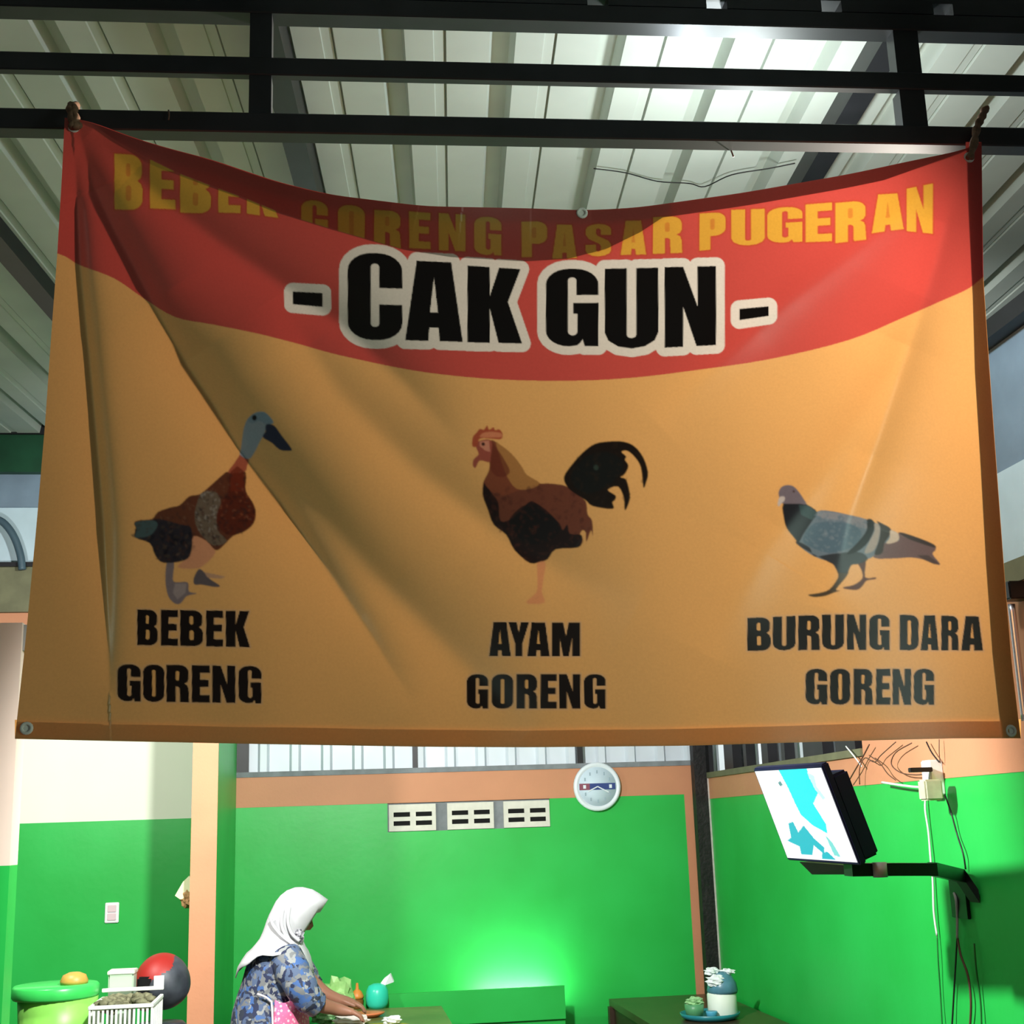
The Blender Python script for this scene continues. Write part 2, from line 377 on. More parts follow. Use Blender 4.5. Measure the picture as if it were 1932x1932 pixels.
RIDGE_I = arr((520, 560), (640, 740), (780, 880), (920, 990), (1060, 1080), (1200, 1150))
RIDGE_K = arr((1740, 560), (1680, 700), (1560, 880), (1440, 1040), (1340, 1240))
def sdist(P, x, y):
    """signed distance to a polyline (positive to the picture-left of a downward walk) and position along it"""
    best = np.full(x.shape, 1e9); sg = np.zeros(x.shape); al = np.zeros(x.shape)
    L = np.r_[0, np.cumsum(np.hypot(*np.diff(P, axis=0).T))]
    for i in range(len(P)-1):
        ax, ay = P[i]; dx, dy = P[i+1]-P[i]; ll = dx*dx+dy*dy
        t = ((x-ax)*dx+(y-ay)*dy)/ll
        tc = np.clip(t, 0, 1)
        ex, ey = x-(ax+tc*dx), y-(ay+tc*dy); dd = np.hypot(ex, ey)
        m = dd < best; best = np.where(m, dd, best); sg = np.where(m, np.where(dx*ey-dy*ex > 0, 1.0, -1.0), sg); al = np.where(m, (L[i]+tc*math.sqrt(ll))/L[-1], al)
    return best*sg, al
def ridge(P, x, y, amp, wl, wr, soft=4.0, a0=0.0, a1=0.0):
    q, s = sdist(P, x, y)
    e = np.sqrt(q*q+soft*soft)-soft
    prof = np.where(q > 0, np.exp(-e/wl), np.exp(-e/wr))
    fade = np.clip(s/0.12+a0, 0, 1)*np.clip((1-s)/0.35+a1, 0, 1)
    return amp*prof*fade
def disp(x, y):
    d = ridge(RIDGE_B, x, y, 0.062, 110, 34, 5, 0.25, 0)
    d += ridge(RIDGE_D, x, y, 0.036, 60, 16, 4, 0.2, 0.15)
    d += ridge(RIDGE_C, x, y, 0.040, 55, 45, 14)
    d += ridge(RIDGE_H, x, y, 0.045, 75, 60, 22)
    d += ridge(RIDGE_F, x, y, 0.030, 35, 55, 14)
    d += ridge(RIDGE_G, x, y, 0.040, 45, 45, 12)
    d += ridge(RIDGE_I, x, y, 0.028, 60, 60, 22)
    d += ridge(RIDGE_K, x, y, 0.026, 60, 50, 20)
    qe, se = sdist(RIDGE_E, x, y)
    d += np.where(qe < 0, qe*0.0006, 0.0)          # the narrow strip turned back along the side hem
    qa, sa = sdist(RIDGE_A, x, y)
    f = np.clip((1-sa)/0.4, 0, 1)*np.clip(sa/0.05, 0, 1)
    up = np.maximum(-qa, 0) if False else np.where(y < np.interp(x, RIDGE_A[:, 0], RIDGE_A[:, 1]), np.abs(qa), 0)
    up = np.where(x < 1115, up, 0)
    d += f*0.00085*up
    # slow belly of the cloth
    u = (x-100)/1750; v = (y-300)/1100
    d += 0.020*np.sin(np.clip(u, 0, 1)*pi)*np.clip(v, 0, 1)**0.7*0.8
    d += 0.0035*np.sin(x/95.0+y/260.0)*np.clip(v, 0, 1) + 0.002*np.sin(x/41.0-y/150.0+1.3)*np.clip(v, 0, 1)
    return d
def surf(x, y, off=0.0):
    """point on the cloth for cloth-print coordinates x, y (arrays)"""
    x = np.asarray(x, float); y = np.asarray(y, float); d = disp(x, y)+off
    qx, qy = x.copy(), y.copy()
    for _ in range(4):
        dr = FV[None]+RV[None]*((qx.ravel()-966)/FPX)[:, None]-UV[None]*((qy.ravel()-966)/FPX)[:, None]
        P = CAM+dr*(BD/(dr@ED))[:, None]-ED*d.ravel()[:, None]
        r = P-CAM; z = r@FV
        ax, ay = 966+FPX*(r@RV)/z, 966-FPX*(r@UV)/z
        qx += x-ax.reshape(x.shape); qy += y-ay.reshape(y.shape)
    return P.reshape(x.shape+(3,))
# ---- the print
def arc(cx, cy, rx, ry, a0, a1, n=6):
    return [(cx+rx*cos(radians(a0+(a1-a0)*k/n)), cy+ry*sin(radians(a0+(a1-a0)*k/n))) for k in range(n+1)]
def rr(x0, y0, x1, y1, rx, ry):
    return arc(x1-rx, y1-ry, rx, ry, 0, 90)+arc(x0+rx, y1-ry, rx, ry, 90, 180)+arc(x0+rx, y0+ry, rx, ry, 180, 270)+arc(x1-rx, y0+ry, rx, ry, 270, 360)
GLY = {
 'A': [[(0, 0), (.2, 1), (.8, 1), (1, 0), (.6, 0), (.58, .17), (.42, .17), (.40, 0)], [(.43, .36), (.5, .8), (.57, .36)]],
 'B': [[(0, 0), (0, 1), (.55, 1)]+arc(.55, .80, .42, .2, 90, 0)[1:]+[(.97, .66), (.93, .58), (.82, .53), (.94, .47), (1, .38)]+arc(.6, .2, .4, .2, 0, -90), rr(.41, .60, .57, .84, .07, .05), rr(.41, .16, .59, .44, .08, .05)],
 'C': [[(1, .60), (1, .80)]+arc(.55, .8, .45, .2, 0, 90)+arc(.45, .8, .45, .2, 90, 180)+arc(.45, .2, .45, .2, 180, 270)+arc(.55, .2, .45, .2, 270, 360)+[(1, .41), (.58, .41), (.58, .19)]+arc(.5, .19, .08, .04, 0, -180)+[(.42, .84)]+arc(.5, .84, .08, .04, 180, 0)+[(.58, .60)]],
 'D': [[(0, 0), (0, 1), (.55, 1)]+arc(.55, .8, .45, .2, 90, 0)+arc(.55, .2, .45, .2, 0, -90), rr(.42, .15, .60, .85, .08, .05)],
 'E': [[(0, 0), (0, 1), (1, 1), (1, .8), (.45, .8), (.45, .61), (.93, .61), (.93, .42), (.45, .42), (.45, .2), (1, .2), (1, 0)]],
 'G': [[(1, .66), (1, .80)]+arc(.55, .8, .45, .2, 0, 90)+arc(.45, .8, .45, .2, 90, 180)+arc(.45, .2, .45, .2, 180, 270)+[(.60, .015), (.66, .05), (.70, .09), (.74, .0), (1, 0), (1, .56), (.52, .56), (.52, .42), (.60, .42), (.60, .19)]+arc(.51, .19, .09, .05, 0, -180)+[(.42, .85)]+arc(.5, .85, .08, .04, 180, 0)+[(.58, .66)]],
 'K': [[(0, 0), (0, 1), (.41, 1), (.41, .62), (.58, 1), (.97, 1), (.74, .55), (1, 0), (.57, 0), (.41, .45), (.41, 0)]],
 'M': [[(0, 0), (0, 1), (.4, 1), (.5, .58), (.6, 1), (1, 1), (1, 0), (.72, 0), (.72, .55), (.6, 0), (.4, 0), (.28, .55), (.28, 0)]],
 'N': [[(0, 0), (0, 1), (.36, 1), (.64, .5), (.64, 1), (1, 1), (1, 0), (.62, 0), (.36, .5), (.36, 0)]],
 'O': [rr(0, 0, 1, 1, .45, .2), rr(.42, .14, .59, .86, .08, .04)],
 'P': [[(0, 0), (0, 1), (.6, 1)]+arc(.6, .8, .4, .2, 90, 0)+arc(.6, .57, .4, .2, 0, -90)+[(.41, .37), (.41, 0)], rr(.41, .54, .58, .84, .07, .05)],
 'R': [[(0, 0), (0, 1), (.58, 1)]+arc(.58, .8, .4, .2, 90, 0)+[(.98, .62), (.92, .54), (.80, .50), (.93, .45), (.98, .35), (1, 0), (.6, 0), (.59, .38), (.50, .42), (.41, .42), (.41, 0)], rr(.41, .58, .57, .84, .07, .05)],
 'S': [[(1, .66), (1, .82)]+arc(.5, .82, .5, .18, 0, 180)+[(0, .68), (.12, .54), (.55, .38), (.6, .3), (.59, .18), (.5, .14), (.41, .18), (.41, .36), (0, .36), (0, .18)]+arc(.5, .18, .5, .18, 180, 360)+[(1, .36), (.88, .48), (.45, .64), (.4, .72), (.42, .84), (.5, .87), (.59, .82), (.59, .66)]],
 'U': [[(0, 1), (.41, 1), (.41, .17)]+arc(.5, .17, .09, .04, 180, 360)+[(.59, 1), (1, 1), (1, .2)]+arc(.5, .2, .5, .2, 360, 180)],
 'Y': [[(.32, 0), (.32, .38), (0, 1), (.4, 1), (.5, .68), (.6, 1), (1, 1), (.68, .38), (.68, 0)]],
 '-': [[(0, 0), (0, 1), (1, 1), (1, 0)]],
}
SS = 2
IMG = np.zeros((PW*SS//1, PW*SS//1, 3), np.float32)
def fill(loops, col, clip=None, alpha=1.0, grow=0.0):
    """even-odd fill of loops given in print coordinates"""
    P = [np.array(l, float)*SS for l in loops]
    allp = np.vstack(P); x0, y0 = np.floor(allp.min(0)-grow*SS).astype(int)-1; x1, y1 = np.ceil(allp.max(0)+grow*SS).astype(int)+1
    x0, y0 = max(x0, 0), max(y0, 0); x1, y1 = min(x1, IMG.shape[1]), min(y1, IMG.shape[0])
    gy, gx = np.mgrid[y0:y1, x0:x1].astype(np.float32); gx += .5; gy += .5
    inside = np.zeros(gx.shape, bool)
    for l in P:
        n = len(l)
        for i in range(n):
            (xa, ya), (xb, yb) = l[i], l[(i+1) % n]
            if ya == yb: continue
            c = ((ya > gy) != (yb > gy)) & (gx < (xb-xa)*(gy-ya)/(yb-ya)+xa); inside ^= c
    if grow > 0:
        l = P[0]; n = len(l)
        for i in range(n):
            (xa, ya), (xb, yb) = l[i], l[(i+1) % n]; dx, dy = xb-xa, yb-ya; ll = dx*dx+dy*dy+1e-9
            t = np.clip(((gx-xa)*dx+(gy-ya)*dy)/ll, 0, 1)
            inside |= (gx-xa-t*dx)**2+(gy-ya-t*dy)**2 < (grow*SS)**2
    if clip is not None: inside &= clip(gx/SS, gy/SS)
    sub = IMG[y0:y1, x0:x1]; col = np.array(col, np.float32)
    sub[inside] = sub[inside]*(1-alpha)+col*alpha
def L3(rgb): return np.array(lin(rgb), np.float32)
YEL, RED = L3((236, 180, 116)), L3((208, 92, 82))
IMG[:] = YEL
# soft variation of the printed ground
band = [(0, 455), (108, 478), (150, 500), (215, 525), (270, 562), (330, 598), (400, 612), (480, 628), (560, 648), (640, 670), (780, 699), (900, 713), (1000, 718), (1100, 718), (1200, 712), (1300, 700), (1450, 678), (1600, 642), (1700, 601), (1780, 566), (1828, 544), (1862, 518), (1932, 480), (1932, 0), (0, 0)]
bp = np.array(smooth_pts([(a, b) for a, b in band[:-2]], 4)); fill([np.vstack([bp, [(1932, 0), (0, 0)]])], RED)
def glyph_loops(ch, x0, x1, tl, tr_, bl, br, shear=0.0):
    out = []
    for l in GLY[ch]:
        q = []
        for u, v in l:
            yt = tl+(tr_-tl)*u; yb = bl+(br-bl)*u
            q.append((x0+(x1-x0)*u+shear*v, yb+(yt-yb)*v))
        out.append(q)
    return out
WHT, BLK = L3((232, 218, 205)), L3((26, 18, 16))
cg = [('-', 552.5, 608.7, 550, 553, 574, 579), ('C', 656, 759, 476, 479, 640, 643), ('A', 764.5, 873, 491, 496, 642, 645), ('K', 882, 985, 501, 508, 646, 648),
      ('G', 1030, 1129, 507, 507, 654, 653), ('U', 1141, 1242, 507, 505, 658, 657), ('N', 1254, 1351, 504, 502, 656, 651), ('-', 1395, 1450, 583, 578, 604, 596)]
for g in cg: fill(glyph_loops(*g)[:1], WHT, grow=16.5)
for g in cg: fill(glyph_loops(*g), BLK)
small = []
def word(ws, x, tops, bots):
    xa, xb = x[0][0], x[-1][1]
    f = lambda q, t: np.interp(q, [a for a, _ in t], [b for _, b in t])
    for ch, (a, b) in zip(ws, x): small.append((ch, a, b, f(a, tops), f(b, tops), f(a, bots), f(b, bots)))
word('BEBEK', [(259, 297.7), (303.5, 336), (340, 383), (389, 421), (426, 471.6)], [(259, 1150), (471, 1153)], [(259, 1217), (471, 1221)])
word('GORENG', [(221.5, 265.4), (270, 310), (314, 356.5), (362, 396), (400.7, 444), (450, 493)], [(221, 1253), (493, 1257)], [(221, 1323), (493, 1327)])
word('AYAM', [(923, 963.7), (959.4, 998), (994.8, 1037), (1041, 1094.5)], [(923, 1174), (1094, 1174.5)], [(923, 1238), (1094, 1238)])
word('GORENG', [(881, 921), (928, 968), (974.6, 1013.7), (1020, 1050.7), (1055, 1095), (1102, 1142.6)], [(881, 1272), (1142, 1272)], [(881, 1337), (1142, 1337)])
word('BURUNGDARA', [(1410, 1454), (1458, 1501), (1506, 1547), (1551, 1592.5), (1598, 1634.7), (1640, 1678.7), (1697.6, 1733), (1737, 1771), (1776, 1808.6), (1813.6, 1854.6)],
     [(1410, 1166), (1570, 1159), (1700, 1160), (1854, 1163)], [(1410, 1228), (1570, 1226), (1854, 1227.5)])
word('GORENG', [(1520, 1561), (1566, 1604), (1610.6, 1646.6), (1653, 1680), (1684, 1719), (1724, 1762.7)], [(1520, 1262), (1762, 1262)], [(1520, 1329), (1762, 1330)])
HALO = L3((226, 178, 130))
for g in small: fill(glyph_loops(*g), HALO, grow=3.0)
for g in small: fill(glyph_loops(*g), L3((40, 24, 18)))
# the yellow heading, partly lost in the tuck of the cloth
rA = lambda x: np.interp(x, RIDGE_A[:, 0], RIDGE_A[:, 1])
below = lambda x, y: y > rA(x)
above = lambda x, y: y < rA(x)
HY = L3((226, 176, 74)); HO = L3((196, 88, 52))
head = [('B', 213, 272, 290, 293, 395, 396, below), ('E', 280, 334, 302, 306, 393, 395, below), ('B', 337, 401, 312, 318, 401, 403, below), ('E', 409, 457, 326, 330, 401, 402, below), ('K', 463, 528, 336, 344, 403, 411, below),
        ('G', 565.6, 621.5, 376, 381, 455, 458, above), ('O', 635, 691, 385, 390, 462, 464, above), ('R', 703, 759, 396, 399, 466, 468, above), ('E', 769, 815, 399, 402, 468, 470, above), ('N', 825, 881, 402, 405, 472, 474, above), ('G', 892, 949, 408, 411, 480, 482, None),
        ('P', 981, 1035, 418, 418, 485, 485, None), ('A', 1039, 1091, 424, 424, 488, 487, None), ('S', 1102, 1156, 423, 422, 484, 483, None), ('A', 1168, 1222, 417, 416, 481, 480, None), ('R', 1229, 1290, 410, 407, 479, 477, None),
        ('P', 1317, 1372, 403, 400, 473, 468, None), ('U', 1377, 1446, 396, 394, 464, 462, None), ('G', 1445, 1517, 393, 389, 459, 456, None), ('E', 1517, 1573, 386, 382, 457, 455, None), ('R', 1573, 1637, 383, 378, 459, 452, None), ('A', 1642, 1708, 368, 364, 440, 432, None), ('N', 1708, 1763, 356, 346, 436, 441, None)]
for h in head: fill(glyph_loops(h[0], h[1]+3, h[2]-3, *h[3:7]), HO, clip=h[7], alpha=0.55, grow=3)
for h in head: fill(glyph_loops(h[0], h[1]+3, h[2]-3, *h[3:7])[:1], HY, clip=h[7], alpha=0.9)
for h in head:
    for l in glyph_loops(h[0], h[1]+3, h[2]-3, *h[3:7])[1:]: fill([l], HO, clip=h[7], alpha=0.45)
# ---- printed birds (traced outlines in print coordinates)
def T(pts, ox, oy, s):
    P = [(ox+a/s, oy+b/s) for a, b in pts]; n = len(P)
    if n < 6: return P
    q = smooth_pts([P[-1]]+P+[P[0], P[1]], 3); out = q[3:3+3*n]      # closed smooth outline
    return [tuple(v) for v in out]
def speck(loops, col, n, r, seed, a=0.6):
    P = np.array(loops); rs = np.random.RandomState(seed); lo, hi = P.min(0), P.max(0)
    def ins(x, y):
        c = False; m = len(P)
        for i in range(m):
            (xa, ya), (xb, yb) = P[i], P[(i+1) % m]
            if (ya > y) != (yb > y) and x < (xb-xa)*(y-ya)/(yb-ya)+xa: c = not c
        return c
    k = 0
    while k < n:
        x, y = rs.uniform(lo, hi)
        if not ins(x, y): continue
        k += 1; an = rs.uniform(0, 6.3); rx = r*rs.uniform(.6, 1.4); ry = rx*rs.uniform(.3, .7)
        fill([[(x+rx*cos(t)*cos(an)-ry*sin(t)*sin(an), y+rx*cos(t)*sin(an)+ry*sin(t)*cos(an)) for t in np.linspace(0, 6.2, 9)]], col, alpha=a*rs.uniform(.4, 1))
D = lambda p: T(p, 200, 740, 4.6)
duck_body = D([(1060, 690), (1200, 680), (1215, 770), (1210, 860), (1270, 950), (1300, 1040), (1280, 1140), (1200, 1210), (1100, 1250), (1010, 1340), (950, 1370), (870, 1290), (760, 1250), (740, 1380), (680, 1460), (580, 1470), (500, 1480), (430, 1420), (380, 1310), (250, 1260), (260, 1180), (245, 1130), (300, 1110), (400, 1100), (450, 1040), (560, 1000), (640, 980), (720, 905), (800, 890), (850, 860), (930, 790), (1020, 710)])
fill([D([(760, 1250), (880, 1290), (950, 1390), (850, 1500), (780, 1530), (620, 1520), (700, 1440), (745, 1360)])], L3((214, 150, 118)), alpha=.85)
fill([D([(530, 1470), (590, 1480), (580, 1620), (610, 1650), (710, 1650), (720, 1730), (790, 1745), (700, 1770), (650, 1830), (600, 1835), (540, 1770), (515, 1630)])], L3((142, 124, 126)))
fill([D([(600, 1660), (700, 1660), (690, 1740), (620, 1800), (580, 1740)])], L3((176, 156, 152)), alpha=.8)
fill([D([(800, 1540), (840, 1550), (900, 1620), (990, 1680), (940, 1690), (830, 1670), (770, 1670), (760, 1620)])], L3((112, 98, 100)))
fill([D([(850, 1560), (1040, 1600), (1000, 1620), (880, 1610)])], L3((190, 150, 130)), alpha=.8)
fill([duck_body], L3((112, 66, 46)))
w_ = D([(830, 880), (960, 870), (1000, 1000), (960, 1180), (1050, 1290), (930, 1330), (800, 1200), (770, 1050)]); fill([w_], L3((124, 108, 92)), alpha=.9); speck(w_, L3((70, 56, 54)), 40, 4, 1); speck(w_, L3((170, 160, 150)), 30, 4, 2)
r_ = D([(250, 1260), (260, 1180), (250, 1130), (400, 1110), (470, 1100), (650, 1150), (740, 1180), (740, 1380), (680, 1460), (500, 1480), (430, 1420), (380, 1310)]); fill([r_], L3((56, 48, 54)))
speck(r_, L3((34, 28, 36)), 30, 8, 3); speck(r_, L3((92, 74, 62)), 25, 5, 4)
fill([D([(255, 1130), (400, 1110), (450, 1150), (400, 1230), (330, 1260), (250, 1260), (270, 1190)])], L3((88, 104, 104)), alpha=.9)
b_ = D([(1080, 700), (1190, 690), (1215, 860), (1290, 1020), (1280, 1130), (1180, 1210), (1080, 1240), (980, 1180), (960, 1080), (1000, 960), (1060, 860)]); fill([b_], L3((104, 50, 34))); speck(b_, L3((66, 38, 34)), 50, 5, 5); speck(b_, L3((160, 96, 66)), 30, 3, 6)
fill([D([(1170, 540), (1240, 570), (1225, 640), (1200, 690), (1060, 700), (1110, 620), (1150, 560)])], L3((176, 100, 76)))
fill([D([(1080, 690), (1140, 640), (1190, 680), (1200, 860), (1080, 860)])], L3((126, 56, 36)), alpha=.8)
fill([D([(1170, 500), (1185, 380), (1200, 300), (1230, 230), (1290, 180), (1360, 168), (1410, 200), (1455, 265), (1400, 290), (1370, 370), (1340, 420), (1290, 520), (1240, 580), (1165, 545)])], L3((158, 164, 176)))
fill([D([(1230, 240), (1290, 185), (1370, 175), (1420, 215), (1450, 265), (1400, 280), (1330, 250), (1270, 270)])], L3((132, 150, 168)), alpha=.8)
fill([D([(1390, 280), (1460, 290), (1520, 370), (1610, 490), (1590, 508), (1510, 500), (1440, 440), (1360, 390), (1385, 340)])], L3((52, 54, 76)))
fill([D([(1288+20*cos(t), 222+24*sin(t)) for t in np.linspace(0, 6.1, 12)])], L3((24, 22, 28)))
Rr = lambda p: T(p, 840, 770, 4.6)
fill([Rr([(800, 1330), (870, 1340), (850, 1500), (840, 1600), (860, 1690), (700, 1690), (790, 1600), (800, 1480)])], L3((228, 152, 110)), alpha=.8)
rb = Rr([(340, 620), (400, 690), (600, 700), (830, 655), (1000, 665), (1070, 690), (1140, 750), (1220, 810), (1235, 920), (1275, 980), (1280, 1110), (1265, 1060), (1225, 1160), (1220, 1080), (1190, 1060), (1170, 1100), (1195, 1140), (1150, 1210), (960, 1225), (890, 1310), (830, 1330), (800, 1310), (735, 1345), (600, 1230), (530, 1100), (420, 1010), (370, 880), (325, 750)])
fill([rb], L3((126, 72, 54)))
fill([Rr([(590, 950), (720, 820), (780, 820), (880, 890), (990, 1000), (1020, 1060), (1060, 1010), (1080, 1090), (1180, 1100), (1185, 1160), (1150, 1210), (960, 1225), (890, 1310), (830, 1330), (735, 1345), (600, 1230), (530, 1100), (420, 1010), (370, 880), (325, 750), (345, 640), (390, 720), (460, 820), (480, 980)])], L3((48, 30, 28)))
fill([Rr([(560, 960), (720, 830), (900, 920), (1000, 1040), (900, 1150), (720, 1180), (600, 1080)])], L3((36, 30, 30)), alpha=.8)
fill([Rr([(390, 280), (480, 320), (580, 400), (650, 490), (710, 580), (830, 660), (700, 700), (620, 720), (500, 760), (400, 720), (338, 640), (380, 540), (390, 420)])], L3((142, 80, 56)))
fill([Rr([(440, 300), (480, 320), (580, 400), (660, 500), (710, 580), (820, 650), (740, 700), (620, 700), (540, 600), (480, 440)])], L3((188, 134, 80)), alpha=.9)
fill([Rr([(385, 290), (440, 340), (520, 460), (560, 560), (470, 600), (390, 520)])], L3((124, 60, 44)), alpha=.75)
fill([Rr([(280, 290), (400, 280), (395, 420), (380, 470), (300, 455), (262, 520), (238, 490), (250, 440), (290, 400), (268, 340)])], L3((170, 92, 76)))
fill([Rr([(300, 290), (380, 280), (390, 380), (350, 370), (300, 330)])], L3((216, 148, 122)), alpha=.9)
fill([Rr([(235, 330), (240, 250), (270, 215), (300, 180), (335, 188), (365, 150), (380, 188), (420, 165), (432, 192), (470, 185), (500, 230), (480, 270), (400, 265), (300, 265), (275, 330)])], L3((184, 92, 64)))
fill([Rr([(300, 250), (330, 215), (400, 205), (480, 215), (490, 250), (400, 255)])], L3((222, 146, 108)), alpha=.85)
fill([Rr([(330+15*cos(t), 312+15*sin(t)) for t in np.linspace(0, 6.1, 10)])], L3((70, 36, 30)))
tl_ = Rr([(1030, 600), (1100, 490), (1200, 380), (1300, 310), (1420, 290), (1540, 290), (1640, 330), (1720, 430), (1760, 560), (1745, 640), (1720, 690), (1700, 520), (1650, 430), (1580, 370), (1530, 380), (1570, 420), (1560, 450), (1590, 500), (1560, 570), (1520, 600), (1570, 620), (1600, 730), (1600, 800), (1560, 890), (1550, 780), (1500, 680), (1410, 710), (1480, 760), (1470, 800), (1450, 820), (1455, 875), (1280, 850), (1220, 800), (1140, 750), (1065, 690)])
fill([tl_], L3((40, 24, 16))); fill([Rr([(1100, 560), (1220, 420), (1400, 380), (1520, 440), (1540, 540), (1400, 680), (1240, 740), (1120, 680)])], L3((32, 30, 28)), alpha=.8)
fill([Rr([(1310+22*cos(t), 515+24*sin(t)) for t in np.linspace(0, 6.1, 10)])], L3((70, 80, 70)), alpha=.8)
Pg = lambda p: T(p, 1420, 880, 4.83)
fill([Pg([(770, 940), (870, 950), (850, 1010), (760, 1120), (800, 1130), (740, 1150), (660, 1180), (560, 1190), (505, 1170), (600, 1155), (700, 1120), (780, 1010)])], L3((92, 74, 56)))
fill([Pg([(960, 880), (1030, 860), (1025, 1010), (1120, 1010), (1115, 1028), (1040, 1040), (1000, 1090), (950, 1125), (840, 1115), (830, 1100), (920, 1080), (1000, 1020), (990, 940)])], L3((104, 58, 44)))
fill([Pg([(1330, 600), (1480, 640), (1650, 710), (1668, 760), (1640, 800), (1710, 890), (1660, 890), (1560, 850), (1440, 830), (1300, 838), (1100, 830), (1200, 700), (1330, 680)])], L3((124, 98, 96)))
fill([Pg([(1330, 600), (1480, 640), (1650, 710), (1660, 740), (1560, 710), (1420, 660)])], L3((62, 48, 44)), alpha=.9)
fill([Pg([(1500, 810), (1600, 810), (1710, 890), (1650, 890), (1560, 850)])], L3((84, 66, 62)), alpha=.8)
fill([Pg([(590, 410), (700, 405), (850, 435), (1030, 480), (1110, 510), (1250, 570), (1320, 620), (1330, 680), (1200, 700), (1100, 820), (1030, 850), (960, 890), (900, 900), (860, 960), (780, 960), (740, 900), (700, 870), (560, 820), (430, 730), (400, 680), (470, 600), (540, 500)])], L3((124, 132, 140)))
fill([Pg([(560, 520), (800, 510), (960, 560), (990, 640), (900, 740), (700, 790), (500, 720), (460, 650)])], L3((96, 116, 128)), alpha=.75)
fill([Pg([(600, 410), (850, 438), (1030, 482), (1030, 570), (800, 490), (620, 470)])], L3((156, 150, 152)), alpha=.7)
fill([Pg([(560, 820), (700, 800), (890, 780), (1000, 790), (1050, 850), (960, 890), (900, 900), (860, 970), (780, 960), (740, 900), (690, 870), (430, 730), (400, 680), (520, 740)])], L3((62, 60, 62)), alpha=.9)
fill([Pg([(1040, 490), (1080, 480), (1115, 520), (1110, 570), (1060, 680), (980, 760), (890, 800), (860, 790), (960, 690), (1040, 580)])], L3((46, 42, 44)))
fill([Pg([(1130, 500), (1180, 520), (1260, 570), (1240, 640), (1200, 700), (1180, 790), (1110, 800), (1150, 680), (1165, 560)])], L3((66, 54, 48)))
fill([Pg([(1110, 520), (1160, 550), (1145, 680), (1100, 770), (1020, 790), (1060, 690), (1110, 590)])], L3((176, 162, 150)), alpha=.9)
fill([Pg([(1255, 580), (1325, 610), (1330, 670), (1270, 700), (1215, 700), (1250, 650)])], L3((206, 186, 166)))
fill([Pg([(280, 340), (420, 330), (500, 350), (590, 420), (540, 500), (460, 620), (420, 690), (370, 640), (310, 560), (285, 470)])], L3((52, 50, 54)))
fill([Pg([(420, 350), (500, 355), (590, 420), (540, 490), (440, 440)])], L3((74, 92, 92)), alpha=.8)
fill([Pg([(235, 240), (260, 190), (310, 170), (370, 180), (420, 230), (460, 290), (490, 345), (420, 340), (300, 340), (250, 330), (245, 290)])], L3((132, 118, 124)))
fill([Pg([(245, 280), (290, 275), (290, 310), (260, 340), (240, 365), (228, 345)])], L3((206, 190, 182)))
fill([Pg([(375+10*cos(t), 228+10*sin(t)) for t in np.linspace(0, 6.1, 8)])], L3((84, 60, 54)))
# feather texture
speck(rb, L3((92, 50, 40)), 120, 5, 21, .5); speck(rb, L3((120, 72, 54)), 40, 4, 22, .25); speck(tl_, L3((62, 44, 30)), 60, 5, 23, .5)
pgb = Pg([(590, 420), (850, 445), (1030, 490), (980, 640), (880, 740), (700, 800), (480, 700), (540, 520)]); speck(pgb, L3((104, 120, 132)), 70, 5, 24, .45); speck(pgb, L3((150, 154, 158)), 50, 4, 25, .4)
speck(duck_body, L3((84, 56, 48)), 130, 4, 26, .6); speck(duck_body, L3((140, 108, 90)), 60, 3, 27, .35)
for (bx0, by0, bx1, by1) in ((240, 760, 570, 1145), (880, 790, 1235, 1150), (1460, 905, 1785, 1135)):
    sub = IMG[by0*SS:by1*SS, bx0*SS:bx1*SS]
    for ax in (0, 1):
        sub = (np.roll(sub, -3, ax)+2*np.roll(sub, -1, ax)+2*sub+2*np.roll(sub, 1, ax)+np.roll(sub, 3, ax))/8
    IMG[by0*SS+8:by1*SS-8, bx0*SS+8:bx1*SS-8] = sub[8:-8, 8:-8]
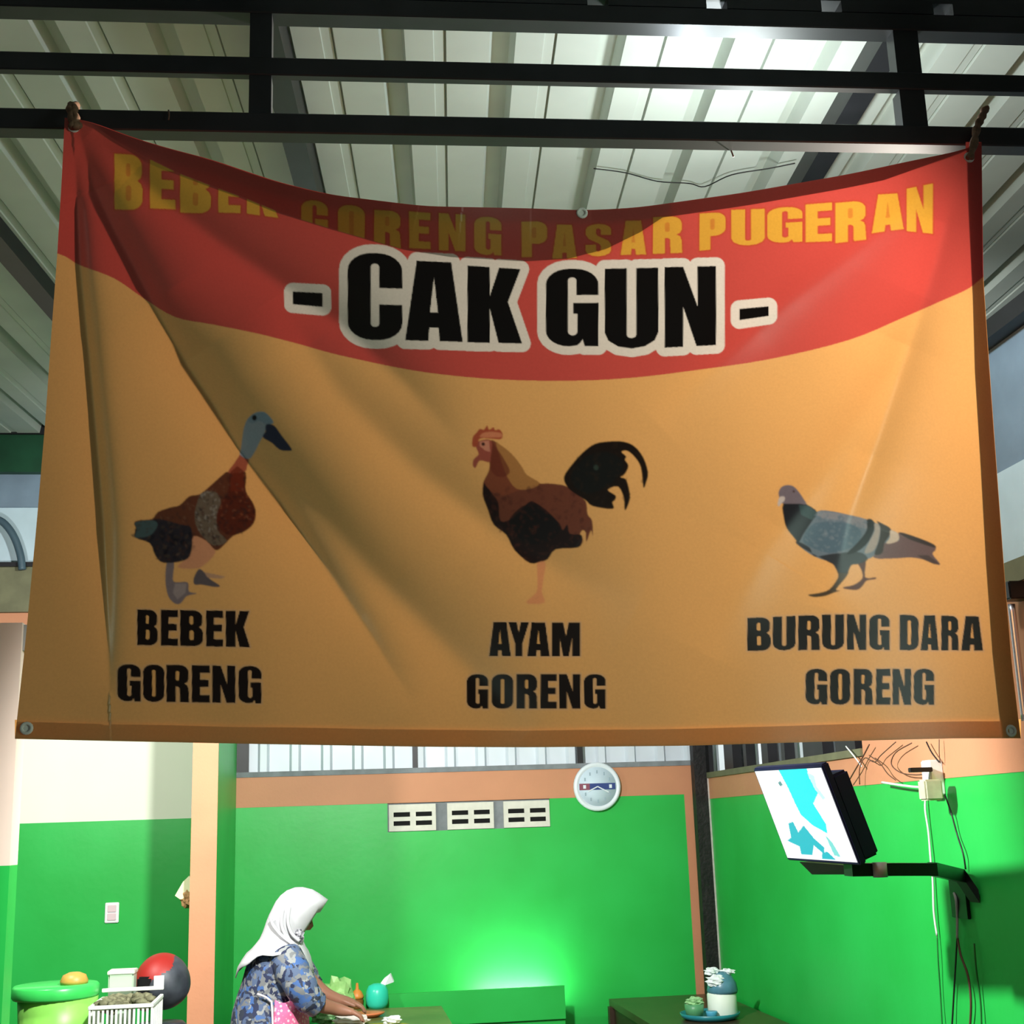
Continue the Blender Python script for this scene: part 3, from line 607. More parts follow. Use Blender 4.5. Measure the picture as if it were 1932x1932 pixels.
# soften and sample on the cloth grid
im = (IMG[0::2, 0::2]+IMG[1::2, 0::2]+IMG[0::2, 1::2]+IMG[1::2, 1::2])/4
def cloth_mat(name, col=None, tmix=0.5, gain=0.27):
    m = bpy.data.materials.new(name); m.use_nodes = True; nt = m.node_tree; nt.nodes.clear(); N = nt.nodes.new
    out = N('ShaderNodeOutputMaterial'); df = N('ShaderNodeBsdfDiffuse'); tl = N('ShaderNodeBsdfTranslucent'); gl = N('ShaderNodeBsdfGlossy')
    mx = N('ShaderNodeMixShader'); mx.inputs[0].default_value = tmix; m2 = N('ShaderNodeMixShader'); m2.inputs[0].default_value = 0.022
    gl.inputs['Roughness'].default_value = 0.38; gl.inputs['Color'].default_value = (1, 1, 1, 1)
    if col is None:
        at = N('ShaderNodeAttribute'); at.attribute_name = 'print'; src = at.outputs['Color']
    else:
        rg = N('ShaderNodeRGB'); rg.outputs[0].default_value = (*col, 1); src = rg.outputs[0]
    # woven grain
    tc = N('ShaderNodeTexCoord'); ns = N('ShaderNodeTexNoise'); ns.inputs['Scale'].default_value = 180; nt.links.new(tc.outputs['Object'], ns.inputs['Vector'])
    mr = N('ShaderNodeMapRange'); mr.inputs['To Min'].default_value = 0.90; mr.inputs['To Max'].default_value = 1.06; nt.links.new(ns.outputs['Fac'], mr.inputs['Value'])
    vm_ = N('ShaderNodeVectorMath'); vm_.operation = 'SCALE'; nt.links.new(src, vm_.inputs[0]); nt.links.new(mr.outputs['Result'], vm_.inputs['Scale'])
    nt.links.new(vm_.outputs['Vector'], df.inputs['Color'])
    v2 = N('ShaderNodeVectorMath'); v2.operation = 'SCALE'; v2.inputs['Scale'].default_value = gain; gm = N('ShaderNodeGamma'); gm.inputs['Gamma'].default_value = 1.25; nt.links.new(vm_.outputs['Vector'], gm.inputs['Color']); nt.links.new(gm.outputs['Color'], v2.inputs[0]); nt.links.new(v2.outputs['Vector'], tl.inputs['Color'])
    nt.links.new(df.outputs[0], mx.inputs[1]); nt.links.new(tl.outputs[0], mx.inputs[2])
    nt.links.new(mx.outputs[0], m2.inputs[1]); nt.links.new(gl.outputs[0], m2.inputs[2]); nt.links.new(m2.outputs[0], out.inputs['Surface']); return m
CLOTH = cloth_mat('printed_banner_cloth')
def grid_mesh(name, X, Y, off, m, parent=None):
    P = surf(X, Y, off); ny, nx = X.shape; me = bpy.data.meshes.new(name)
    idx = np.arange(nx*ny).reshape(ny, nx); f = np.stack([idx[:-1, :-1], idx[1:, :-1], idx[1:, 1:], idx[:-1, 1:]], -1).reshape(-1, 4)
    me.vertices.add(nx*ny); me.vertices.foreach_set('co', P.reshape(-1).astype(np.float32))
    me.loops.add(f.size); me.loops.foreach_set('vertex_index', f.reshape(-1).astype(np.int32))
    me.polygons.add(len(f)); me.polygons.foreach_set('loop_start', np.arange(0, f.size, 4, dtype=np.int32)); me.polygons.foreach_set('use_smooth', np.ones(len(f), bool))
    me.update(calc_edges=True)
    xi = np.clip(X-.5, 0, PW-2); yi = np.clip(Y-.5, 0, PW-2); x0 = xi.astype(int); y0 = yi.astype(int); fx = (xi-x0)[..., None]; fy = (yi-y0)[..., None]
    col = im[y0, x0]*(1-fx)*(1-fy)+im[y0, x0+1]*fx*(1-fy)+im[y0+1, x0]*(1-fx)*fy+im[y0+1, x0+1]*fx*fy
    at = me.attributes.new('print', 'FLOAT_COLOR', 'POINT'); at.data.foreach_set('color', np.concatenate([col, np.ones(col.shape[:2]+(1,))], -1).astype(np.float32).reshape(-1))
    me.materials.append(m); o = bpy.data.objects.new(name, me); link(o, parent); return o
NX, NY = 1000, 700
a = np.linspace(0, 1, NX)[None, :]; b = np.linspace(0, 1, NY)[:, None]
tp, bt, lf, rg = curve(TOP, a[0]), curve(BOT, a[0]), curve(LEF, b[:, 0]), curve(RIG, b[:, 0])
G = []
for k in (0, 1):
    A = (1-b)*tp[None, :, k]+b*bt[None, :, k]; B = (1-a)*lf[:, None, k]+a*rg[:, None, k]
    Cn = (1-a)*(1-b)*tp[0, k]+a*(1-b)*tp[-1, k]+(1-a)*b*bt[0, k]+a*b*bt[-1, k]; G.append(A+B-Cn)
banner = grid_mesh('banner', G[0], G[1], 0.0, CLOTH)
tag(banner, 'large red and orange cloth banner reading CAK GUN with duck, rooster and pigeon', 'banner')
# hems and tuck: second layers of cloth behind the first
CLOTH_THIN = cloth_mat('thin_hem_cloth', None, 0.9, 0.8)
def strip(name, P0, P1, n, m, off=-0.004, label=None, mt=None):
    X = np.stack([P0[:, 0]*(1-t)+P1[:, 0]*t for t in np.linspace(0, 1, m)]); Y = np.stack([P0[:, 1]*(1-t)+P1[:, 1]*t for t in np.linspace(0, 1, m)])
    o = grid_mesh(name, X, Y, off, mt or CLOTH, banner)
    if label: o['label'] = label
    return o
tt = np.linspace(0, 1, 240)
tpc = curve(TOP, tt); c2 = tpc.copy(); c2[:, 1] += 27*np.clip(np.sin(tt*pi)*3, .15, 1); strip('hem', tpc+[0, .8], c2, 240, 8)
btc = curve(BOT, tt); c2 = btc.copy(); c2[:, 1] -= 36; strip('hem', c2, btc-[0, .8], 240, 8, mt=CLOTH_THIN)
rgc = curve(RIG, tt); c2 = rgc.copy(); c2[:, 0] = np.interp(rgc[:, 1], RIDGE_E[:, 1], RIDGE_E[:, 0]); strip('hem', c2, rgc-[.8, 0], 240, 8)
TK = np.vstack([RIDGE_A[:12], [(1080, 490), (1150, 472), (1215, 440), (1270, 404)]])
xs = np.linspace(170, 1268, 260); ya = np.interp(xs, tpc[:, 0], tpc[:, 1]); yb = np.interp(xs, TK[:, 0], TK[:, 1])
strip('tuck', np.c_[xs, ya+1], np.c_[xs, np.maximum(yb, ya+3)], 240, 16, -0.008, 'dark double fold of cloth along the sagging top edge')
BRASS = mat('eyelet_metal', (236, 226, 214), 0.4, metal=0.0, noise=0.1)
for px, py in ((50, 1374), (1907, 1379), (1828, 297), (1098, 402), (140, 240)):
    p = surf(np.array([px]), np.array([py]), 0.002)[0]
    bm = bmesh.new(); R1, R2 = 0.010, 0.0038
    vs_ = [[bm.verts.new(V(p+EX*(R1+R2*cos(v))*cos(u)+EZ*(R1+R2*cos(v))*sin(u)-ED*R2*sin(v))) for v in np.linspace(0, 2*pi, 7)[:-1]] for u in np.linspace(0, 2*pi, 17)[:-1]]
    for i in range(16):
        for j in range(6): bm.faces.new((vs_[i][j], vs_[(i+1) % 16][j], vs_[(i+1) % 16][(j+1) % 6], vs_[i][(j+1) % 6]))
    cc = [bm.verts.new(V(p+EX*R1*cos(u)+EZ*R1*sin(u)+ED*0.0005)) for u in np.linspace(0, 2*pi, 17)[:-1]]; bm.faces.new(cc)
    finish('eyelet', bm, BRASS, banner, True)
# ropes tying the banner to the truss
def rope(label, pts, r):
    bm = bmesh.new()
    for dx in (-0.5, 0.5):
        tube_bm(bm, smooth_pts([p+EX*dx*r*1.5*(1 if i % 2 else -1) for i, p in enumerate(pts)], 4), r, 8)
    return tag(finish('tie_rope', bm, ROPE, None, True), label, 'rope', 'ropes tying the banner to the truss')
zc0, zc1 = CH[2][0], CH[2][1]
def loop(pxs):
    return [hitS(x, y, d) for x, y, d in pxs]
rope('knotted pale brown rope around the truss at the BEBEK corner', loop([(140, 240, 2.77), (139, 222, 2.79), (136, 206, 2.82), (139, 198, 2.87), (144, 215, 2.92), (143, 245, 2.90), (141, 252, 2.84), (144, 236, 2.78)]), 0.0085)
rope('frayed brown rope with its end sticking up above the truss', loop([(1830, 298, 2.77), (1838, 270, 2.79), (1842, 246, 2.82), (1848, 230, 2.83), (1853, 220, 2.84), (1858, 208, 2.85), (1861, 203, 2.85)]), 0.0065)
for lab, pts in (('thin dark wire end dangling under the lower truss chord', [(1374, 268, 2.9), (1378, 280, 2.9), (1384, 296, 2.9)]), ('short brown thread on top of the lower truss chord', [(318, 208, 2.84), (319, 216, 2.835), (318, 226, 2.835)])):
    tag(tube('wire_end', loop(pts), 0.002, WIREBR, n=6), lab, 'wire')
# thin wires sagging under the roof
tag(tube('roof_wire', [hitR(x, y, -0.03) for x, y in ((1120, 318), (1180, 326), (1240, 342), (1300, 346), (1330, 352), (1380, 330), (1450, 318), (1500, 308))], 0.0022, WIREB, n=6), 'thin dark wire sagging beneath the bright roof sheets', 'wire')

# ================================================================== THINGS ON THE WALLS
# clock
ck = tag(empty('wall_clock', (1.48, YB-0.02, 1.876)), 'round white wall clock with red and blue band across its dial', 'clock')
cc = hitY(1127, 1484, YB-0.03); ck.location = cc
def CKF(x, y, z): return cc+np.array([x, -z, y])
CKW = mat('clock_white', (222, 230, 236), 0.4, noise=0.02); CKD = mat('clock_dial', (196, 214, 226), 0.5, noise=0.02)
lathe('rim', [(0.128, -0.028), (0.136, -0.02), (0.136, 0.0), (0.130, 0.010), (0.118, 0.012), (0.112, 0.004), (0.0, 0.004)], (0, 0, 0), CKW, ck, 40, CKF)
dial = lathe('dial', [(0.109, 0.0045), (0.109, 0.006), (0.0, 0.006)], (0, 0, 0), CKD, ck, 40, CKF)
box('dial_band', (-0.105, -0.018, 0.0062), (-0.045, 0.018, 0.0072), mat('clock_maroon', (134, 74, 92), 0.5, noise=0.05), dial, CKF)
box('dial_band', (-0.045, -0.018, 0.0062), (0.103, 0.018, 0.0072), mat('clock_navy', (46, 66, 128), 0.5, noise=0.05), dial, CKF)
NUMC = mat('clock_numeral_grey', (150, 170, 182), 0.5, noise=0.02)
for hnum in range(12):
    if hnum in (3, 9): continue
    an = radians(90-30*hnum); r0, r1 = (0.048, 0.066) if hnum == 12 else (0.072, 0.090)
    ca, sa = cos(an), sin(an)
    bm = bmesh.new(); fr = lambda x, y, z, ca=ca, sa=sa: CKF(0.082*ca+x, 0.082*sa+y, z)
    bx(bm, (-0.004, -0.009, 0.006), (0.004, 0.009, 0.0072), 0, fr); finish('numeral', bm, NUMC, dial)
for xx in (-0.075, 0.075):
    bm = bmesh.new(); bx(bm, (xx-0.008, -0.010, 0.0072), (xx+0.008, 0.010, 0.008), 0, CKF); finish('numeral', bm, CKW, dial)
for an, ln, nm in ((205, 0.062, 'hour_hand'), (-28, 0.072, 'minute_hand')):
    bm = bmesh.new(); ca, sa = cos(radians(an)), sin(radians(an))
    bx(bm, (0, -0.003, 0.0085), (ln, 0.003, 0.0098), 0, lambda x, y, z: CKF(x*ca-y*sa, x*sa+y*ca, z)); finish(nm, bm, CKW, ck)

# television with back box, bracket arm
def quadpts(cs): return [hitD(x, y, d) for x, y, d in cs]
tvc = quadpts([(1432, 1452, 4.37), (1563, 1444, 3.96), (1610, 1630, 4.0), (1474, 1620, 4.41)])   # TL TR BR BL
tv = tag(empty('television', (tvc[2]+tvc[3])/2), 'small flat television tilted down from the green side wall, screen lit cyan and white', 'television')
cen = sum(tvc)/4; wv_ = (tvc[1]-tvc[0]+tvc[2]-tvc[3])/2; hv_ = (tvc[0]-tvc[3]+tvc[1]-tvc[2])/2
wl_, hl_ = np.linalg.norm(wv_), np.linalg.norm(hv_); wu_ = wv_/wl_; nv_ = np.cross(wu_, hv_/hl_); nv_ /= np.linalg.norm(nv_); hu_ = np.cross(nv_, wu_)
def TVF(x, y, z): return cen+wu_*x+hu_*y+nv_*z
NAVYB = mat('dark_navy_plastic', (18, 18, 48), 0.4, noise=0.15)
bm = bmesh.new(); bx(bm, (-wl_/2, -hl_/2, -0.025), (wl_/2, hl_/2, 0), 0, TVF); bmesh.ops.bevel(bm, geom=list(bm.edges), offset=0.004, segments=2, affect='EDGES'); bezel = finish('bezel', bm, NAVYB, tv)
bm = bmesh.new(); bx(bm, (-wl_*0.30, -hl_/2+0.004, -0.085), (wl_/2-0.012, hl_*0.36, -0.024), 0, TVF); bmesh.ops.bevel(bm, geom=list(bm.edges), offset=0.008, segments=2, affect='EDGES'); finish('back_box', bm, NAVYB, tv)
def screen_mat():
    m = bpy.data.materials.new('lit_screen'); m.use_nodes = True; nt = m.node_tree; b = nt.nodes['Principled BSDF']; N = nt.nodes.new
    at = N('ShaderNodeAttribute'); at.attribute_name = 'picture'; nt.links.new(at.outputs['Color'], b.inputs['Emission Color']); b.inputs['Emission Strength'].default_value = 1.15
    b.inputs['Base Color'].default_value = (0.02, 0.02, 0.02, 1); b.inputs['Roughness'].default_value = 0.25; return m
# picture on the screen painted per vertex on a fine grid
nxs, nys = 160, 110; me = bpy.data.meshes.new('screen'); X, Y = np.meshgrid(np.linspace(0, 1, nxs), np.linspace(0, 1, nys))
pts = np.array([TVF((u-.5)*(wl_-0.016), (.5-v)*(hl_-0.020), 0.001) for u, v in zip(X.ravel(), Y.ravel())])
idx = np.arange(nxs*nys).reshape(nys, nxs); f = np.stack([idx[:-1, :-1], idx[1:, :-1], idx[1:, 1:], idx[:-1, 1:]], -1).reshape(-1, 4)
me.from_pydata(pts.tolist(), [], f.tolist())
def inpoly(P, x, y):
    c = np.zeros(x.shape, bool)
    for i in range(len(P)):
        (xa, ya), (xb, yb) = P[i], P[(i+1) % len(P)]
        if ya != yb: c ^= ((ya > y) != (yb > y)) & (x < (xb-xa)*(y-ya)/(yb-ya)+xa)
    return c
col = np.ones(X.shape+(3,))*np.array([0.94, 0.97, 0.97])
CY = np.array([0.0, 0.80, 0.82]); TE = np.array([0.0, 0.48, 0.55])
col[inpoly([(.38, 0), (.80, 0), (.78, .10), (.84, .25), (.70, .38), (.77, .60), (.74, .70), (.58, .62), (.46, .50), (.44, .38), (.42, .18)], X, Y)] = CY
col[inpoly([(.78, .04), (.86, .08), (.84, .2), (.90, .32), (.86, .34), (.80, .22)], X, Y)] = np.array([.55, .85, .85])
col[inpoly([(.22, .60), (.30, .58), (.32, .70), (.44, .62), (.52, .76), (.62, .86), (.58, .93), (.48, .84), (.40, .95), (.24, .95), (.26, .86), (.10, .80), (.18, .76)], X, Y)] = TE
col[inpoly([(.70, .72), (.76, .80), (.80, .95), (.72, .94)], X, Y)] = np.array([.2, .7, .65])
col[inpoly([(.52, .99), (.56, .92), (.64, .90), (.72, .99)], X, Y)] = TE
col[inpoly([(.30, .14), (.34, .12), (.36, .17), (.31, .18)], X, Y)] = np.array([.1, .3, .3])
at = me.attributes.new('picture', 'FLOAT_COLOR', 'POINT'); at.data.foreach_set('color', np.concatenate([col, np.ones(col.shape[:2]+(1,))], -1).reshape(-1).astype(np.float32))
me.materials.append(screen_mat()); o = bpy.data.objects.new('screen', me); link(o, bezel)
# bracket
br = tag(empty('tv_bracket', hitX(1835, 1660, XW)), 'black bracket arm holding the television off the green wall', 'bracket')
shelf = quadpts([(1508, 1626, 4.42), (1612, 1634, 4.05), (1625, 1650, 4.05), (1532, 1650, 4.42)])
bm = bmesh.new(); off = np.array([0.12, 0.03, 0]); hexa(bm, shelf, [p+off for p in shelf]); finish('shelf', bm, BLACKPL, br)
armp = [hitD(1600, 1641, 4.07), hitD(1680, 1640, 4.10), hitD(1760, 1640, 4.14), hitX(1812, 1652, XW-0.03), hitX(1838, 1690, XW-0.008)]
bm = bmesh.new()
for i in range(len(armp)-1):
    p, q = armp[i], armp[i+1]; h = np.array([0, 0, 0.019 if i < 2 else 0.021]); dpt = np.array([0.0, 0.035, 0])
    hexa(bm, [p-h-dpt, q-h-dpt, q-h+dpt, p-h+dpt], [p+h-dpt, q+h-dpt, q+h+dpt, p+h+dpt])
finish('arm', bm, BLACKPL, br)
pl = hitX(1812, 1680, XW)
box('wall_plate', (XW-0.012, pl[1]-0.06, pl[2]-0.09), (XW, pl[1]+0.06, pl[2]+0.06), BLACKPL, br, None, 0.002)
lathe('pivot', [(0.0, -0.022), (0.022, -0.022), (0.022, 0.022), (0.0, 0.022)], tuple(hitD(1660, 1641, 4.05)), GREYPL, br, 16)

# power strip box and adapter high on the right wall
pb_ = tag(empty('power_outlet', hitX(1768, 1470, XW)), 'white outlet box with plugged grey adapter high on the side wall', 'outlet')
q0, q1 = hitX(1770, 1434, XW), hitX(1780, 1500, XW)
box('outlet_box', (XW-0.05, q0[1]-0.035, q1[2]), (XW-0.0, q0[1]+0.035, q0[2]), WHITEPL, pb_, None, 0.004)
q = hitX(1768, 1490, XW-0.06)
box('adapter', (XW-0.115, q[1]-0.03, q[2]-0.035), (XW-0.052, q[1]+0.03, q[2]+0.035), mat('yellowed_plastic', (196, 198, 168), 0.5, noise=0.2, nscale=25), pb_, None, 0.006)
q = hitX(1752, 1452, XW-0.06)
box('plug', (XW-0.13, q[1]-0.012, q[2]-0.008), (XW-0.05, q[1]+0.012, q[2]+0.008), BLACKPL, pb_, None, 0.002)
def wallcable(label, px, m, r, off=0.012):
    return tag(tube('cable', [hitX(x, y, XW-off-0.004*(i % 2)) for i, (x, y) in enumerate(px)], r, m, n=6), label, 'cable', 'cables on the side wall')
wallcable('white flat cable running down the wall behind the bracket arm', [(1746, 1508), (1746, 1530), (1752, 1570), (1756, 1620), (1760, 1660), (1762, 1720), (1768, 1765)], WIREW, 0.004)
wallcable('short white cable sticking out sideways from the adapter', [(1664, 1476), (1690, 1480), (1720, 1484), (1745, 1486)], WIREW, 0.0045, 0.04)
wallcable('thin black cable slanting from the outlet box down to the bracket', [(1783, 1500), (1795, 1535), (1806, 1575), (1817, 1610), (1822, 1640)], WIREB, 0.0028)
wallcable('pale grey cable loop below the bracket arm end', [(1800, 1685), (1804, 1700), (1806, 1730), (1806, 1770)], mat('grey_cable', (150, 150, 140), 0.5, noise=0.2), 0.005)
wallcable('dark cable hanging down the wall beneath the grey loop', [(1806, 1765), (1803, 1820), (1800, 1870), (1796, 1940)], WIREB, 0.003)
wallcable('brown cable hanging lowest and slanting outwards on the wall', [(1806, 1765), (1812, 1800), (1826, 1840), (1832, 1890), (1830, 1940)], WIREBR, 0.004)
wallcable('faint thin cable hanging below the white flat cable', [(1768, 1765), (1770, 1810), (1774, 1870), (1778, 1940)], mat('green_cable', (30, 110, 46), 0.5, noise=0.2), 0.0025)
wallcable('thin dark cable at the outer side of the hanging cables', [(1838, 1780), (1842, 1830), (1850, 1890), (1852, 1940)], mat('green_cable', (30, 110, 46), 0.5), 0.003)
wallcable('dark cable entering the top of the outlet box', [(1748, 1400), (1758, 1420), (1772, 1438)], WIREB, 0.0028, 0.02)
wallcable('thin pale cable rising straight above the outlet box', [(1772, 1395), (1772, 1420), (1774, 1440)], WIREBR, 0.0016, 0.02)
wallcable('brown looped wire crossing the orange band by the television top', [(1600, 1476), (1615, 1450), (1628, 1428), (1640, 1405)], WIREBR, 0.003, 0.03)
wallcable('tangled brown wire loop hanging over the orange band', [(1622, 1480), (1622, 1450), (1632, 1430), (1650, 1438), (1662, 1425), (1690, 1400)], WIREBR, 0.0022, 0.03)
wallcable('wide brown wire loop sagging from the banner bottom to the outlet', [(1720, 1402), (1690, 1420), (1682, 1442), (1700, 1458), (1730, 1462), (1755, 1458)], WIREBR, 0.0022, 0.03)
wallcable('brown wire trailing diagonally from the loops to the adapter', [(1640, 1425), (1660, 1440), (1675, 1460), (1690, 1472)], WIREBR, 0.002, 0.03)
wallcable('pale wire end poking out beneath the banner bottom', [(1596, 1408), (1610, 1425), (1626, 1446)], WIREW, 0.003, 0.03)
# silver pipe and black bracket at the banner's far edge
tag(tube('conduit_pipe', [hitX(1908, 1140, XW-0.05), hitX(1922, 1260, XW-0.05), hitX(1934, 1360, XW-0.05)], 0.011, mat('chrome_pipe', (214, 214, 224), 0.25, metal=0.8, noise=0.05), n=14), 'bright silver pipe beside the lower banner edge on the orange wall', 'pipe')
q = hitX(1915, 1112, XW-0.03)
tag(box('pipe_bracket', (XW-0.07, q[1]-0.04, q[2]-0.035), (XW, q[1]+0.025, q[2]+0.02), BLACKPL, None, None, 0.004), 'small black bracket above the silver pipe', 'bracket')
# cable loop up at the left gable
tag(tube('hose_loop', [hitY(x, y, 7.86) for x, y in ((-20, 975), (5, 985), (25, 1010), (38, 1045), (42, 1075))], 0.022, mat('grey_hose', (70, 92, 104), 0.5, noise=0.2), n=10), 'dark grey hose loop against the pale gable sheet', 'hose')

# light switch in the kitchen
sw = tag(empty('light_switch', hitY(211, 1722, YB)), 'white light switch plate on the bright green kitchen wall', 'switch')
c = hitY(211, 1722, YB-0.012)
swp = box('plate', (c[0]-0.036, YB-0.012, c[2]-0.052), (c[0]+0.036, YB, c[2]+0.052), WHITEPL, sw, None, 0.003)
for dz in (-0.021, 0.021): box('rocker', (c[0]-0.022, YB-0.018, c[2]+dz-0.018), (c[0]+0.022, YB-0.012, c[2]+dz+0.018), mat('pinkish_rocker', (226, 200, 204), 0.4, noise=0.03), swp, None, 0.002)

# ================================================================== TABLES
def tabletop(name, label, corners, z0, th, m, ms, group):
    t = tag(empty(name, (sum(corners)/4)*np.array([1, 1, 0])), label, 'table', group)
    lo = [np.array([p[0], p[1], z0-th]) for p in corners]; hi = [np.array([p[0], p[1], z0]) for p in corners]
    bm = bmesh.new(); hexa(bm, lo, hi); finish('tabletop', bm, m, t)
    cen_ = sum(corners)/4
    ins = [cen_+(p-cen_)*0.96 for p in corners]
    for i in range(4):
        p, q = ins[i], ins[(i+1) % 4]; d = (cen_-(p+q)/2); d = d/np.linalg.norm(d)*0.02
        bm = bmesh.new(); hexa(bm, [np.array([*p[:2], 0.12]), np.array([*q[:2], 0.12]), np.array([*(q+d)[:2], 0.12]), np.array([*(p+d)[:2], 0.12])], [np.array([*p[:2], z0-th]), np.array([*q[:2], z0-th]), np.array([*(q+d)[:2], z0-th]), np.array([*(p+d)[:2], z0-th])]); finish('side_panel', bm, ms, t)
    for p in ins:
        bm = bmesh.new(); bx(bm, (p[0]-0.025, p[1]-0.025, 0), (p[0]+0.025, p[1]+0.025, z0-th)); finish('leg', bm, ms, t)
    return t
tabletop('corner_table', 'dark wooden table in the corner under the television', [np.array([1.455, 7.42, 0]), np.array([2.06, 7.42, 0]), np.array([2.06, 5.2, 0]), np.array([1.455, 5.2, 0])], 0.755, 0.035, WOOD, WOODS, 'dark wooden tables')
TZ = 0.79
tabletop('serving_table', 'greenish wooden serving table in front of the person in headscarf', [np.array([-0.05, 7.25, 0]), np.array([0.535, 7.2, 0]), np.array([0.535, 6.1, 0]), np.array([-0.05, 6.1, 0])], TZ, 0.035, mat('green_brown_tabletop', (112, 124, 66), 0.35, noise=0.25, nscale=7), WOODS, 'dark wooden tables')

# things on the corner table
TT = 0.755
def onz(x, y, z): d = ray(x, y); return CAM+d*(z-CAMH)/d[2]
tp_ = onz(1340, 1918, TT+0.01); sc_ = tp_[1]/FPX*1.0
TEAL = mat('teal_plastic', (40, 130, 140), 0.35, noise=0.1)
lathe_t = tag(lathe('serving_tray', [(0.0, 0.0), (0.115, 0.0), (0.135, 0.012), (0.143, 0.03), (0.138, 0.03), (0.128, 0.016), (0.11, 0.008), (0.0, 0.008)], (tp_[0], tp_[1], TT), TEAL, None, 36), 'round teal plastic tray on the corner table', 'tray')
jx, jy = tp_[0]+0.06, tp_[1]-0.01
js = tag(empty('sauce_jar', (jx, jy, TT+0.01)), 'white labelled jar topped with crumpled tissue on the teal tray', 'jar')
lathe('jar_body', [(0.0, 0.0), (0.066, 0.0), (0.07, 0.006), (0.07, 0.10), (0.066, 0.108), (0.0, 0.108)], (jx, jy, TT+0.01), mat('cream_white_label', (230, 238, 226), 0.5, noise=0.05), js, 28)
jlid = lathe('jar_lid', [(0.0, 0.0), (0.07, 0.0), (0.074, 0.012), (0.068, 0.045), (0.05, 0.075), (0.02, 0.095), (0.0, 0.098)], (jx+0.005, jy, TT+0.115), mat('blue_clear_lid', (86, 136, 156), 0.3, noise=0.3, nscale=20), js, 28)
def crumple(name, c, r, m, parent, seed, sq=(1, 1, 1)):
    bm = bmesh.new(); bmesh.ops.create_icosphere(bm, subdivisions=3, radius=1.0); rs = np.random.RandomState(seed); ph = rs.uniform(0, 6, 9)
    for v in bm.verts:
        x, y, z = v.co; k = 1+0.22*sin(5*x+ph[0])*sin(6*y+ph[1])+0.16*sin(9*z+ph[2]+4*x)+0.1*sin(14*y+ph[3])
        v.co = Vector((c[0]+x*r*k*sq[0], c[1]+y*r*k*sq[1], c[2]+z*r*k*sq[2]))
    return finish(name, bm, m, parent, False)
TISSUE = mat('white_tissue', (232, 238, 240), 0.8, noise=0.05)
crumple('tissue', (jx-0.035, jy-0.04, TT+0.175), 0.032, TISSUE, jlid, 1, (1.3, .8, .8)); crumple('tissue', (jx-0.04, jy+0.0, TT+0.215), 0.026, TISSUE, jlid, 2, (1.4, .8, .7)); crumple('tissue', (jx+0.035, jy, TT+0.21), 0.024, TISSUE, jlid, 3, (1.4, .8, .6))
gj = tp_+np.array([-0.075, 0.0, 0])
gp = tag(empty('sauce_pot', (gj[0], gj[1], TT+0.01)), 'small green sauce pot on the teal tray', 'pot')
lathe('pot_body', [(0.0, 0), (0.036, 0), (0.044, 0.03), (0.046, 0.06), (0.0, 0.06)], (gj[0], gj[1], TT+0.01), mat('green_pot', (86, 150, 104), 0.4, noise=0.1), gp, 22)
crumple('pot_tissue', (gj[0], gj[1]-0.005, TT+0.08), 0.034, mat('pale_green_tissue', (150, 196, 140), 0.8, noise=0.1), gp, 4, (1.2, .9, .6))
q = onz(1325, 1909, TT+0.02)
tag(lathe('sauce_cup', [(0.0, 0), (0.02, 0), (0.028, 0.03), (0.026, 0.034), (0.0, 0.03)], (tp_[0]-0.015, tp_[1]-0.085, TT+0.012), mat('sky_blue_plastic', (80, 164, 196), 0.4, noise=0.1), None, 20), 'little sky blue cup between pot and jar on the tray', 'cup')

# things on the serving table
def onT(x, y): return onz(x, y, TZ)
p = onT(674, 1903)
sb = tag(empty('sauce_bottle', (p[0], p[1], TZ)), 'orange squeeze sauce bottle on the serving table', 'bottle')
lathe('bottle_body', [(0, 0), (0.030, 0), (0.032, 0.01), (0.030, 0.05), (0, 0.05)], (p[0], p[1], TZ), mat('brown_sauce', (122, 78, 34), 0.4, noise=0.2), sb, 20)
lathe('bottle_cap', [(0, 0), (0.033, 0), (0.034, 0.012), (0.022, 0.034), (0.009, 0.046), (0.006, 0.075), (0, 0.076)], (p[0], p[1], TZ+0.05), mat('orange_plastic', (224, 140, 62), 0.4, noise=0.1), sb, 20)
p = onT(712, 1903)+np.array([0, 0.02, 0])
th_ = tag(empty('tissue_holder', (p[0], p[1], TZ)), 'round turquoise tissue holder with white tissue sticking out', 'tissue holder')
lathe('holder_body', [(0, 0), (0.042, 0), (0.054, 0.02), (0.059, 0.05), (0.056, 0.085), (0.044, 0.11), (0.02, 0.12), (0, 0.121)], (p[0], p[1], TZ), mat('turquoise_plastic', (52, 206, 178), 0.3, noise=0.08), th_, 28)
bm = bmesh.new(); base = np.array([p[0]+0.01, p[1], TZ+0.11])
pts3 = [base, base+[0.03, -0.005, 0.0], base+[0.075, 0.005, 0.012], base+[0.058, -0.01, 0.055], base+[0.025, 0.008, 0.03]]
a_ = [bm.verts.new(V(q)) for q in pts3]; b_2 = [bm.verts.new(V(np.array(q)+[0.004, 0.012, 0.004])) for q in pts3]; bm.faces.new(a_); bm.faces.new(b_2[::-1])
for i in range(5): bm.faces.new((a_[i], b_2[i], b_2[(i+1) % 5], a_[(i+1) % 5]))
finish('tissue', bm, TISSUE, th_)
p = onT(692, 1916)
tag(lathe('orange_dish', [(0, 0), (0.055, 0), (0.085, 0.016), (0.088, 0.022), (0.06, 0.02), (0, 0.03)], (p[0], p[1]-0.05, TZ), mat('orange_dish_plastic', (226, 128, 82), 0.5, noise=0.15), None, 26), 'flat orange dish beside the squeeze bottle', 'dish')
p = onT(716, 1928)
